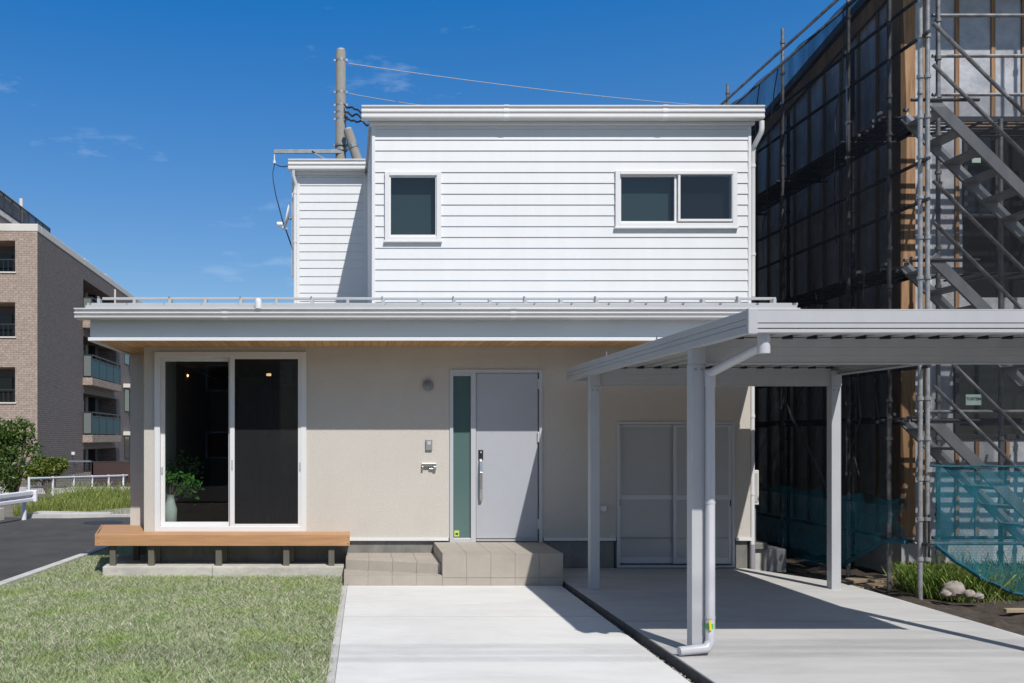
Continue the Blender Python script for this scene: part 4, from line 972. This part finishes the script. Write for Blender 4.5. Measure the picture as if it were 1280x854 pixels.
# stairs
def flight(z0):
    x0 = 6.52
    for (y, nm) in ((9.90, 'stringer'), (10.40, 'stringer')):
        MB().beam((x0, y, z0 - .02), (x0 + 1.78, y, z0 - 1.78), .035, .125).build(nm, M['stair'], sc_, bevel=.004)
    for i in range(8):
        t = (i + .55) * .222
        tr = MB().box(x0 + t - .10, x0 + t + .10, 9.92, 10.38, z0 - t - .02, z0 - t + .012); 
        tr.build('tread', M['stair'], sc_, bevel=.004)
    for dz in (.82, .36):
        MB().tube([(x0 - .02, 9.84, z0 + dz), (x0 + 1.8, 9.84, z0 + dz - 1.8)], .0205, 8).build('handrail', M['scaf'], sc_, smooth=True)
for z0 in (5.62, 3.86, 2.03): flight(z0)
MB().tube([(SX0 + .03, 13.2, 2.55), (SX0 + .03, 11.6, .9)], .02, 8).build('brace', M['galv'], sc_, smooth=True)
cl = MB()
for (x, y, z) in [(SX0 + random.uniform(-.06, .1), SY0 + random.uniform(-.08, 1.4), zz + random.uniform(-.07, .07)) for zz in (5.62, 5.66, 3.84, 2.02, 2.06) for _ in range(6)]:
    cl.box(x - random.uniform(.01, .03), x + .02, y - random.uniform(.012, .04), y + .02, z - .018, z + .018)
parts(cl, 'clamp', M['scaf'], sc_, .005)

# slack cords hanging on the mesh side
for i in range(11):
    y = 10.3 + i * .55 + random.uniform(-.15, .15); z0 = random.choice((7.3, 5.7, 3.9)); z1 = z0 - random.uniform(1.2, 3.4)
    pts = [(6.33 + random.uniform(-.02, .02), y + (random.uniform(.1, .5)) * t / 7 + .05 * math.sin(t * 1.7 + i), z0 + (z1 - z0) * t / 7) for t in range(8)]
    MB().tube(pts, .008, 5).build('cord', M['wire'], sc_)
# sheets
def drape(name, P0, P1, ztop, zbot, nu, nv, amp, m, label, axis, cat='netting', seed=1):
    """vertical cloth along a line P0->P1; ztop/zbot functions of u; folds along the normal"""
    mb = MB(); d = Vector((P1[0] - P0[0], P1[1] - P0[1], 0)); n_ = Vector((-d.y, d.x, 0)).normalized(); rnd = random.Random(seed); ph = [rnd.uniform(0, 6) for _ in range(6)]
    for j in range(nv + 1):
        v = j / nv
        for i in range(nu + 1):
            u = i / nu; z = ztop(u) * (1 - v) + zbot(u) * v
            off = amp * ((.35 + .65 * v) * (math.sin(u * 23 + ph[0] + v * 2) + .6 * math.sin(u * 51 + ph[1] - v * 3) + .4 * math.sin(u * 97 + ph[2])) + .8 * math.sin(v * 9 + u * 7 + ph[3]))
            p = Vector((P0[0], P0[1], 0)) + d * u + n_ * off; mb.v.append((p.x, p.y, z))
    for j in range(nv):
        for i in range(nu): a = j * (nu + 1) + i; mb.f.append((a, a + 1, a + nu + 2, a + nu + 1))
    o = mb.build(name, m, origin=(P0[0], P0[1], 0), smooth=True); return tag(o, label, cat)
drape('safety_mesh', (6.31, 10.05), (6.31, 16.9), lambda u: 7.34 + .03 * math.sin(u * 40), lambda u: 1.0, 160, 30, .035, M['mesh'], 'tall black see-through mesh sheet hung along the side of the scaffold', 0, 'mesh sheet')
drape('safety_mesh', (6.47, 9.818), (9.0, 9.818), lambda u: 5.61, lambda u: 1.35, 70, 20, .004, M['mesh_front'], 'grey see-through mesh sheet hung in front of the scaffold stairs', 0, 'mesh sheet', seed=9)
drape('safety_net', (6.30, 10.0), (6.30, 15.5), lambda u: 1.12 - .05 * math.sin(u * 19) ** 2, lambda u: (.62 if u < .06 else (.62 - .55 * min(1, (u - .06) / .22)) if u < .28 else .06), 110, 14, .05, M['net'], 'teal net sagging along the scaffold side behind the carport post', 0, seed=3)
drape('safety_net', (6.46, 9.755), (8.6, 9.69), lambda u: 1.50 + .01 * math.sin(u * 30), lambda u: .62 - .95 * (1 - (1 - min(1, u / .55)) ** 1.7) * .62, 90, 16, .022, M['net'], 'teal net in front of the stairs above the weeds at the right edge', 0, seed=5)
# net rolls at the lower edges
rl = MB()
pts = [(6.30, 10.0 + t * .2, .62 - .55 * max(0, min(1, (t * .2 / 5.5 - .06) / .22))) for t in range(0, 9)]
zb_ = lambda u: .62 - .95 * (1 - (1 - min(1, u / .55)) ** 1.7) * .62
hp = [(6.46 + 2.14 * t / 20, 9.745 - .065 * t / 20 + .012 * math.sin(t * 1.9), zb_(t / 20) + .01 * math.sin(t * 2.3)) for t in range(21)]
tag(MB().tube(hp, .024, 7).build('rolled_net_edge', M['hem'], origin=hp[0], smooth=True), 'rolled lower hem of the teal net sagging over the weeds at the right edge', 'netting')
hp = [(6.40 + 2.3 * t / 20, 9.745 - .065 * t / 20, 1.50 - .012 * math.sin(math.pi * (t % 5) / 5)) for t in range(21)]
tag(MB().tube(hp, .011, 6).build('net_rope', M['hem'], origin=hp[0], smooth=True), 'dark blue rope along the top of the teal net at the right edge', 'rope')
rl = MB().tube(pts, .03, 7); tag(rl.build('rolled_net_edge', M['hem'], origin=(6.3, 10, 0), smooth=True), 'rolled lower hem of the teal net rising to the scaffold corner', 'netting')

# ------------------------------------------------------------------ things around
def blob(c, r, sq, seed, n=10):
    rnd = random.Random(seed); m = MB(); ph = [(rnd.uniform(0, 6), rnd.uniform(1, 4), rnd.uniform(1, 4)) for _ in range(5)]
    prof = []
    for i in range(n + 1):
        th = math.pi * i / n
        for j in range(2 * n):
            f = 2 * math.pi * j / (2 * n); k_ = 1 + sum(.055 * math.sin(p_ + a_ * th * 2 + round(b_) * f) for p_, a_, b_ in ph)
            m.v.append((c[0] + r * k_ * math.sin(th) * math.cos(f) * sq[0], c[1] + r * k_ * math.sin(th) * math.sin(f) * sq[1], c[2] + r * k_ * math.cos(th) * sq[2]))
    for i in range(n):
        for j in range(2 * n): a = i * 2 * n + j; b2 = i * 2 * n + (j + 1) % (2 * n); m.f.append((a, a + 2 * n, b2 + 2 * n, b2))
    return m
for i, (px, py, D, r, lab) in enumerate(((1192, 737, 9.62, .105, 'largest pale rock at the foot of the weeds beside the slab'), (1212, 743, 9.58, .06, 'middle pale rock lying between two others in the dirt'), (1223, 746, 9.54, .05, 'smallest pale rock at the right end of the rock row'), (1182, 742, 9.52, .05, 'small pale rock touching the left side of the largest rock'))):
    p = F(px, py, D); tag(blob(p, r, (1.1, .9, .8), 20 + i).build('rock', M['rock'], origin=p, smooth=True), lab, 'rock', 'rocks in the dirt by the slab')
for i, (a, b_, w_, lab) in enumerate((((6.05, 11.0, .0), (7.3, 11.45, .03), .2, 'weathered plank on the ground furthest back by the new foundation'), ((6.08, 10.62, .0), (7.2, 10.95, .02), .2, 'weathered plank lying on the dirt nearest the slab edge'), ((6.4, 10.85, .035), (7.5, 11.1, .05), .12, 'narrow plank laid on top across the two wider planks'))):
    tag(MB().beam(a, b_, w_, .035).build('plank', M['plank'], origin=a, bevel=.004), lab, 'plank', 'planks on the dirt')
tag(MB().beam((6.75, 9.1, .02), (8.4, 8.9, .06), .06, .04).build('plank', M['plank'], origin=(6.75, 9.1, 0), bevel=.004), 'thin stick of wood on the dirt at the right edge of the picture', 'plank', 'planks on the dirt')
def weeds(n, box, h, m, name, label, hw=.7, lean=1.0, w=.0026, clump=30):
    cx = RNG.uniform(box[0], box[1], clump); cy = RNG.uniform(box[2], box[3], clump); i = RNG.integers(0, clump, n)
    p = np.stack([cx[i] + RNG.normal(0, .09, n), cy[i] + RNG.normal(0, .09, n), np.full(n, -.02)], 1)
    return tag(tri_cloud(name, blades(p, h, hw, lean, w), m), label, 'weeds', kind='stuff')
weeds(16000, (6.68, 8.3, 9.95, 10.6), .20, M['weed_dark'], 'weeds', 'green weeds growing in the dirt around the scaffold foot', clump=46)
weeds(380, (6.75, 7.9, 9.9, 10.5), .36, M['weed_dark'], 'tall_weeds', 'taller thin weeds standing behind the pale rocks', hw=.5, w=.0018, lean=.35, clump=40)
blk = thing('concrete_block', (5.75, 12.4, 0), 'grey concrete block beside the right corner of the house', 'block')
MB().box(5.53, 6.0, 12.15, 12.8, -.06, .27).build('block_body', M['concrete'], blk, bevel=.015); MB().box(5.53, 5.72, 12.1, 12.5, .2705, .36).build('block_top', M['foundation'], blk, bevel=.01)
ou = thing('meter_cabinet', (5.55, 12.3, 1.0), 'narrow pale cabinet fixed beside the downpipe at the house corner', 'cabinet')
MB().box(5.48, 5.62, 12.15, 12.75, .88, 1.36).build('cabinet_body', M['cornice'], ou, bevel=.01); MB().box(5.50, 5.60, 12.142, 12.149, .92, 1.32).build('cabinet_door', M['roofmetal'], ou)
for z_ in (.36,): MB().box(5.52, 5.60, 12.2, 12.3, .37, .88).build('cabinet_leg', M['galv'], ou)

# indoor plant
pc = F(222, 640, 12.35)
ip = thing('potted_plant', (pc.x, 12.35, .56), 'green leafy houseplant standing inside the sliding window', 'plant')
MB().lathe((F(213, 0, 12.3).x, 12.3, .56), [(.06, 0), (.09, .05), (.095, .25), (.06, .36), (.055, .42), (.07, .45)], 18).build('vase', M['vase'], ip, smooth=True)
stt = MB(); cs = []
base = Vector((F(213, 0, 12.3).x, 12.3, .95))
for (px, py, D) in ((213, 600, 12.3), (222, 590, 12.4), (234, 598, 12.3), (242, 605, 12.25), (238, 617, 12.3), (228, 575, 12.6), (210, 585, 12.4), (240, 590, 12.5), (245, 580, 12.9), (229, 613, 12.25)):
    e = F(px, py, D); stt.tube([base, base.lerp(e, .5) + Vector((0, 0, .06)), e], .007, 6, True, .003)
    for _ in range(46): cs.append(e + Vector((random.gauss(0, .055), random.gauss(0, .055), random.gauss(0, .05))))
stt.build('stem', M['bark'], ip); tri_cloud('foliage', leaves(np.array(cs), .035, .3), M['leaf_in'], ip)

# ================================================================== LEFT BACKGROUND
ab = thing('apartment_building', (-14.3, 40, 0), 'four storey brick tile apartment block at the left with shaded side wall and balconies', 'building')
AX, AY = -14.3, 40.0; ka = AY / 1100; AZt = lambda py: 1.8 + (548 - py) * ka
oh = [(-18.4, -15.3, AZt(340), AZt(301)), (-18.4, -15.3, AZt(421), AZt(378)), (-18.4, -15.3, AZt(503), AZt(459)), (-18.4, -15.3, .4, 2.0), (-24, -19.6, AZt(340), AZt(301)), (-24, -19.6, AZt(421), AZt(378)), (-24, -19.6, AZt(503), AZt(459))]
MB().wall(-30, AX, -1, 11.2, AY, oh, 1.3).build('front_wall', M['brick_pale'], ab)
for a, b_, c_, d_ in oh:
    rc = MB().quad((a, AY + 1.3, c_), (b_, AY + 1.3, c_), (b_, AY + 1.3, d_), (a, AY + 1.3, d_)).build('balcony_back', M['balwall'], ab)
    MB().box(a + .5, b_ - .55, AY + 1.2, AY + 1.28, c_ + .05, c_ + (d_ - c_) * .75).build('balcony_window', M['darkglass'], rc)
    rr_ = MB()
    for t in range(14): rr_.box(a + .1 + t * .22, a + .12 + t * .22, AY + .1, AY + .13, c_, c_ + .55)
    rr_.box(a, b_, AY + .09, AY + .14, c_ + .55, c_ + .6); rr_.build('railing', M['frame_black'], rc)
    MB().box(a - .05, b_ + .05, AY - .05, AY + .08, c_ - .06, c_ + .0).build('sill', M['cornice'], rc)
# side wall facing +X in brick darkened for shade, with recesses behind the balconies
def wall_x(m, x, y0, y1, z0, z1, holes, depth):
    ys_ = sorted({y0, y1, *[h[0] for h in holes], *[h[1] for h in holes]}); zs = sorted({z0, z1, *[h[2] for h in holes], *[h[3] for h in holes]})
    for i in range(len(ys_) - 1):
        for j in range(len(zs) - 1):
            cy, cz = (ys_[i] + ys_[i + 1]) / 2, (zs[j] + zs[j + 1]) / 2
            if any(h[0] < cy < h[1] and h[2] < cz < h[3] for h in holes): continue
            m.quad((x, ys_[i], zs[j]), (x, ys_[i + 1], zs[j]), (x, ys_[i + 1], zs[j + 1]), (x, ys_[i], zs[j + 1]))
    for a, b_, c_, d_ in holes:
        m.quad((x, a, d_), (x, a, c_), (x - depth, a, c_), (x - depth, a, d_)); m.quad((x, b_, c_), (x, b_, d_), (x - depth, b_, d_), (x - depth, b_, c_))
        m.quad((x, a, c_), (x, b_, c_), (x - depth, b_, c_), (x - depth, a, c_)); m.quad((x, b_, d_), (x, a, d_), (x - depth, a, d_), (x - depth, b_, d_))
BA, BB = 47.6, 55.2
ab.rotation_euler.z = R(1.8)
sh = [(BA, BB, 8.2, 10.42), (BA, BB, 5.1, 7.35), (BA, BB, 2.0, 4.25), (BA, BB, -1, 1.2)]
m = MB(); wall_x(m, AX, AY, 72, -1, 11.2, sh, 1.1); m.build('side_wall', M['brick_shaded'], ab)
for a, b_, c_, d_ in sh:
    rc = MB().quad((AX - 1.1, a, c_), (AX - 1.1, b_, c_), (AX - 1.1, b_, d_), (AX - 1.1, a, d_)).build('balcony_back', M['balwall'], ab)
    MB().box(AX - 1.09, AX - 1.02, a + 2.0, a + 4.1, c_, d_ - .25).build('balcony_window', M['darkglass'], rc)
    MB().box(AX - 1.09, AX - 1.0, a + 4.5, a + 4.6, c_, d_).build('downpipe', M['cornice'], rc)
    MB().box(AX - 1.09, AX - .7, a + 5.3, a + 5.42, c_, d_).build('partition', M['frame_black'], rc)
    if c_ < 0: continue
    bl = MB().box(AX + .002, AX + .52, a - .1, b_ - .9, c_ - .42, c_ - .02).build('balcony', M['brick_pale'], ab)
    rl_ = MB(); xo = AX + .46; z0, z1 = c_ + .08, c_ + 1.18; ye = b_ - 1.0
    rl_.box(AX, xo + .03, a - .05, a + .0, z1 - .0, z1 + .06); rl_.box(xo - .02, xo + .04, a - .05, ye, z1, z1 + .06); rl_.box(xo - .02, xo + .03, a - .05, ye, z1 - .2, z1 - .15)
    rl_.box(xo - .02, xo + .03, a, ye, z0 - .04, z0); rl_.box(AX, xo, a - .05, a - .01, z0 - .04, z0)
    for t in range(5): yy_ = a - .02 + t * (ye - a) / 4; rl_.box(xo - .025, xo + .03, yy_ - .04, yy_ + .04, c_ - .02, z1)
    rl_.box(AX + .0, AX + .05, a - .05, a, c_, z1)
    rl_.build('railing', M['frame_black'], bl)
    for t in range(4):
        ya = a + .02 + t * (ye - a) / 4; MB().box(xo - .01, xo + .01, ya + .05, ya + (ye - a) / 4 - .05, z0, z1 - .2).build('glass_panel', M['blueglass'], bl)
    MB().box(AX + .05, xo - .03, a - .04, a - .02, z0, z1 - .02).build('glass_panel', M['paleglass'], bl)
for z_ in (6.2, 3.1, .0):
    wn = MB().box(AX - .05, AX + .03, 57.4, 58.6, z_ + .5, z_ + 1.9).build('window', M['darkglass'], ab)
    MB().extrude_x([(57.1, z_ + 2.0), (58.9, z_ + 2.0), (58.9, z_ + 2.25), (57.1, z_ + 2.25)], AX + .002, AX + .5).build('awning', M['cornice'], wn)
MB().box(-30, AX + .025, AY - .025, AY + .5, 11.2, 11.55).build('parapet', M['cornice'], ab, bevel=.03)
MB().box(AX - .5, AX + .025, AY + .5, 72, 11.2, 11.55).build('parapet', M['cornice'], ab, bevel=.03)
MB().box(-30, AX - .5, AY + .5, 72, 10.9, 11.1).build('roof', M['cornice'], ab)
# upper tier, penthouse and roof rails
MB().box(-30, -16.0, 39.3, 60, 11.1, 11.95).build('upper_tier', M['brick_shaded'], ab)
MB().box(-30, -15.97, 39.25, 60.1, 11.95, 12.2).build('parapet', M['cornice'], ab, bevel=.02)
MB().box(-30, -17.0, 39.6, 46.6, 12.2, 13.6).build('penthouse', M['brick_shaded'], ab)
MB().box(-30, -16.95, 39.5, 46.65, 13.6, 13.85).build('parapet', M['cornice'], ab)
def roofrail(y0, y1, z0, z1, n):
    r_ = MB(); r_.box(-16.0, -15.94, y0, y1, z1 - .06, z1); r_.box(-16.0, -15.95, y0, y1, z0 + .05, z0 + .1)
    for i in range(n + 1): yy_ = y0 + (y1 - y0) * i / n; r_.box(-16.0, -15.94, yy_ - .04, yy_ + .04, z0, z1)
    for i in range(n * 8): yy_ = y0 + (y1 - y0) * i / (n * 8); r_.box(-15.98, -15.96, yy_ - .03, yy_ + .03, z0, z1)
    r_.build('roof_railing', M['frame_black'], ab)
roofrail(39.3, 47.2, 12.2, 13.05, 7); roofrail(48.6, 54.5, 12.2, 12.75, 5)
MB().tube([F(30, 285, 44.0), F(30, 249, 44.0)], .09, 10).build('vent_pipe', M['cornice'], ab)
for (a, b_) in ((49.5, 51.0), (54.2, 56.0)):
    MB().extrude_x([(a, 11.5), (b_, 11.5), (b_ - .35, 12.0), (a + .35, 12.0)], AX - 1.2, AX - .5).build('roof_vent', M['cornice'], ab, bevel=.05)
MB().tube([(AX + .1, 54.4, 11.0), (AX + .1, 54.4, 7.6)], .06, 8).build('downpipe', M['cornice'], ab)
MB().box(AX, AX + .15, 45.4, 45.52, .95, 1.1).build('wall_light', M['white'], ab)

# guardrail by the road
gr = thing('guardrail', (-7.3, 19.9, 0), 'white steel guardrail ending at the far side of the road', 'guardrail')
ga_, gb_ = Vector((-7.27, 20.0, 0)), Vector((-8.6, 10.0, 0)); dg = (gb_ - ga_).normalized(); gn = Vector((-dg.y, dg.x, 0))
if gn.x < 0: gn = -gn
bm = MB(); pr = [(.0, .36), (.05, .38), (.05, .44), (.0, .47), (.0, .50), (.05, .53), (.05, .60), (.0, .62)]
vs = []
for e in (ga_, gb_): vs += [tuple(e + gn * p_[0] + Vector((0, 0, p_[1]))) for p_ in pr]
n = len(pr); bm.add(vs, [(i, i + 1, n + i + 1, n + i) for i in range(n - 1)]); o = bm.build('beam', M['rail_white'], gr); q = o.modifiers.new('solid', 'SOLIDIFY'); q.thickness = .006
MB().box(-7.40, -7.16, 19.96, 20.06, .355, .625).build('end_plate', M['rail_white'], gr, bevel=.02)
for t in (.25, 3.25, 6.25):
    p = ga_ + dg * t - gn * .07; MB().tube([(p.x, p.y, -.05), (p.x, p.y, .55)], .06, 12).build('post', M['rail_white'], gr, smooth=True)
kw = MB(); p0 = ga_ + dg * .3 - gn * .5; p1 = gb_ - gn * .5
kw.poly_prism([(p0.x, p0.y), (p1.x, p1.y), (p1.x - .2, p1.y), (p0.x - .2, p0.y)], -.05, .24)
tag(kw.build('low_wall', M['concrete_dirty'], origin=(p0.x, p0.y, 0), bevel=.01), 'low concrete wall behind the white guardrail', 'wall')
k = MB().poly_prism([(-7.45, 20.15), (-6.5, 20.15), (-5.6, 20.42), (-5.6, 20.6), (-7.45, 21.0)], -.05, .07)
struct('corner_kerb', k, M['concrete'], bevel=.01)
mh = MB().lathe((-5.4, 19.1, -.029), [(.42, 0), (.42, .006), (.36, .008)], 28)
tag(mh.build('manhole_cover', M['frame_black'], origin=(-5.4, 19.1, -.03)), 'round dark manhole cover in the asphalt road', 'manhole cover')
# white fence
wf = thing('white_fence', (-8.2, 23, 0), 'low white steel fence with mesh behind the roadside weeds', 'fence')
fp = [(-8.26 + .066 * t, 22.5 + 1.6 * t, .777 - .051 * t) for t in range(0, 7)]
for (x, y, z) in fp: MB().tube([(x, y, -.05), (x, y, z + .03)], .032, 10).build('post', M['rail_white'], wf, smooth=True)
MB().tube([(x, y, z - .01) for x, y, z in fp], .03, 8).build('top_rail', M['rail_white'], wf, smooth=True)
wm = MB()
for i in range(6):
    a, b_ = fp[i], fp[i + 1]
    for kq in range(1, 7): wm.tube([(a[0], a[1], a[2] - kq * .115), (b_[0], b_[1], b_[2] - kq * .115)], .004, 4)
    for kq in range(12): t = kq / 12; x, y, z = a[0] + (b_[0] - a[0]) * t, a[1] + (b_[1] - a[1]) * t, a[2] + (b_[2] - a[2]) * t; wm.tube([(x, y, -.04), (x, y, z)], .004, 4)
wm.build('wire_mesh', M['galv'], wf)
# weeds along it
def weeds2(n, f, h, m, name, label, w=.012):
    u = RNG.uniform(0, 1, n); y = 20.95 + u * 9.5; x = RNG.uniform(-8.15, -4.6, n) + (y - 21) * .0; ok_ = f(x, y); x, y = x[ok_], y[ok_]
    p = np.stack([x, y, np.full(len(x), -.05)], 1); return tag(tri_cloud(name, blades(p, h, .55, .7, w), m), label, 'weeds', kind='stuff')
weeds2(60000, lambda x, y: (y > 21.2 + .9 * (x + 8.1) * .85 + .35 * np.sin(x * 5)) & (y < 27) , .21, M['weed'], 'roadside_weeds', 'tall yellow green weeds along the white fence', w=.006)
weeds2(5000, lambda x, y: (y > 22.3 + .9 * (x + 8.1) * .85 + .5 * np.sin(x * 3)) & (y < 26), .40, M['weed'], 'tall_roadside_weeds', 'taller straggling weeds standing in front of the white fence mesh', w=.005)
weeds2(1500, lambda x, y: (y < 22.8), .10, M['weed'], 'gravel_weeds', 'sparse short weeds in the gravel beside the road')
# dark mesh fence and brown panel fence
bf = thing('mesh_fence', (-11, 31, 0), 'dark steel mesh fence between the tree and the brown panels', 'fence')
m1 = MB()
fx = lambda t: -13.2 + t * 1.35
for t in range(0, 4):
    MB().box(fx(t) - .035, fx(t) + .035, 31.0, 31.07, -.06, 1.0).build('post', M['rust'], bf)
MB().box(fx(0), -9.2, 31.0, 31.05, .96, 1.02).build('top_rail', M['galv'], bf)
for kq in range(10): m1.box(fx(0), -9.2, 31.02, 31.03, kq * .095, kq * .095 + .012)
for kq in range(70): x = fx(0) + kq * .0575; m1.box(x, x + .008, 31.022, 31.028, 0, .98)
m1.build('wire_mesh', M['rust'], bf)
pf = thing('panel_fence', (-8, 31, 0), 'dark brown solid panel fence in front of the apartment block', 'fence')
for t in range(7):
    x = -9.18 + t * .42; MB().box(x + .008, x + .412, 31.0, 31.04, -.06, .95).build('panel', M['brownfence'], pf)
    MB().box(x - .012, x + .008, 30.985, 31.05, -.06, .98).build('post', M['rust'], pf)
MB().box(-9.18, -6.2, 30.99, 31.045, .951, .985).build('top_rail', M['rust'], pf)
# low concrete wall behind the white fence
struct('far_pavement', MB().box(-14, -2, 29.5, 30.5, -.06, .12), M['concrete'])
# tree and hedges
def bush(name, label, cat, blobs, m, n, size, trunk=None):
    c0 = blobs[0][0]; o = thing(name, (c0[0], c0[1], 0), label, cat)
    cs = []
    tot = sum(b_[1] ** 2 for b_ in blobs)
    for (c, r) in blobs:
        k_ = int(n * r * r / tot); v = RNG.normal(size=(k_, 3)); v /= np.linalg.norm(v, axis=1)[:, None]
        lump = 1 + .22 * np.sin(v[:, 0] * 5 + c[0] * 9) * np.sin(v[:, 1] * 4 + c[2] * 7) + .15 * np.sin(v[:, 2] * 7 + c[0])
        rad = r * lump * RNG.uniform(.35, 1, k_) ** .45
        cs.append(np.array(c) + v * rad[:, None])
    tri_cloud('crown', leaves(np.concatenate(cs), size, .3), m, o)
    t = MB()
    for (c, r) in blobs:
        b0 = Vector((c0[0], c0[1], -.06)); e = Vector(c); t.tube([b0, b0.lerp(e, .5) + Vector((random.uniform(-.1, .1), 0, .1)), e], .05, 7, True, .015)
    t.build('trunk', M['bark'], o)
    return o
tb = [(F(18, 545, 26), .42), (F(33, 538, 26), .28), (F(8, 556, 26), .5), (F(38, 555, 26.3), .28), (F(5, 540, 25.8), .35), (F(44, 566, 26), .25), (F(-5, 570, 26), .6), (F(12, 580, 25.7), .5), (F(-15, 548, 26), .5), (F(6, 598, 25.6), .45), (F(30, 530, 26.2), .16), (F(22, 528, 26), .17)]
bush('small_tree', 'bushy dark green tree at the left edge before the brick block', 'tree', [(tuple(a), b_) for a, b_ in tb], M['leaf'], 4600, .06)
hb = [(F(60, 588, 29.5), .32), (F(72, 584, 29.5), .28), (F(46, 586, 29.5), .3), (F(78, 580, 29.5), .2), (F(52, 578, 29.5), .2), (F(66, 578, 29.5), .18), (F(41, 595, 29.5), .26)]
bush('hedge', 'yellow green hedge clipped against the dark mesh fence', 'hedge', [(tuple(a), b_) for a, b_ in hb], M['leaf_hedge'], 2400, .07)

# ================================================================== HOUSES ACROSS THE STREET (mirrored in the window panes)
M['dark_render'] = mat('dark_brown_render', (.12, .10, .085), .9, var=.15, vs=2); M['tile_roof'] = mat('dark_roof_tile', (.05, .05, .055), .7, var=.2, vs=4)
def far_house(x0, x1, y0, y1, h, label):
    t = thing('street_house', ((x0 + x1) / 2, y1, 0), label, 'house')
    MB().box(x0, x1, y0, y1, -.06, h).build('wall', M['dark_render'], t)
    xm = (x0 + x1) / 2
    g_ = MB(); g_.add([(x0 - .5, y0 - .4, h - .1), (xm, y0 - .4, h + 2), (x1 + .5, y0 - .4, h - .1), (x0 - .5, y1 + .4, h - .1), (xm, y1 + .4, h + 2), (x1 + .5, y1 + .4, h - .1)], [(0, 1, 2), (5, 4, 3), (0, 3, 4, 1), (1, 4, 5, 2), (0, 2, 5, 3)]); g_.build('roof', M['tile_roof'], t)
    for zz in (.9, 3.9):
        for k_ in range(3):
            xx_ = x0 + (k_ + .5) * (x1 - x0) / 3; wn_ = MB().frame(xx_ - .8, xx_ + .8, zz, zz + 1.2, y1, y1 + .05, .06).build('window', M['white'], t); MB().box(xx_ - .75, xx_ + .75, y1 + .005, y1 + .02, zz + .05, zz + 1.15).build('pane', M['darkglass'], wn_)
far_house(-26, -16.5, -24, -15, 5.8, 'dark brown house across the street, left one, mirrored in the sliding window')
far_house(-14.5, -4, -25, -15.5, 6.2, 'dark brown house across the street opposite the sliding window')
far_house(-2, 8.5, -24, -14.5, 6.0, 'dark brown house across the street opposite the front door')
far_house(10.5, 21, -25, -15, 6.2, 'dark brown house across the street opposite the carport')
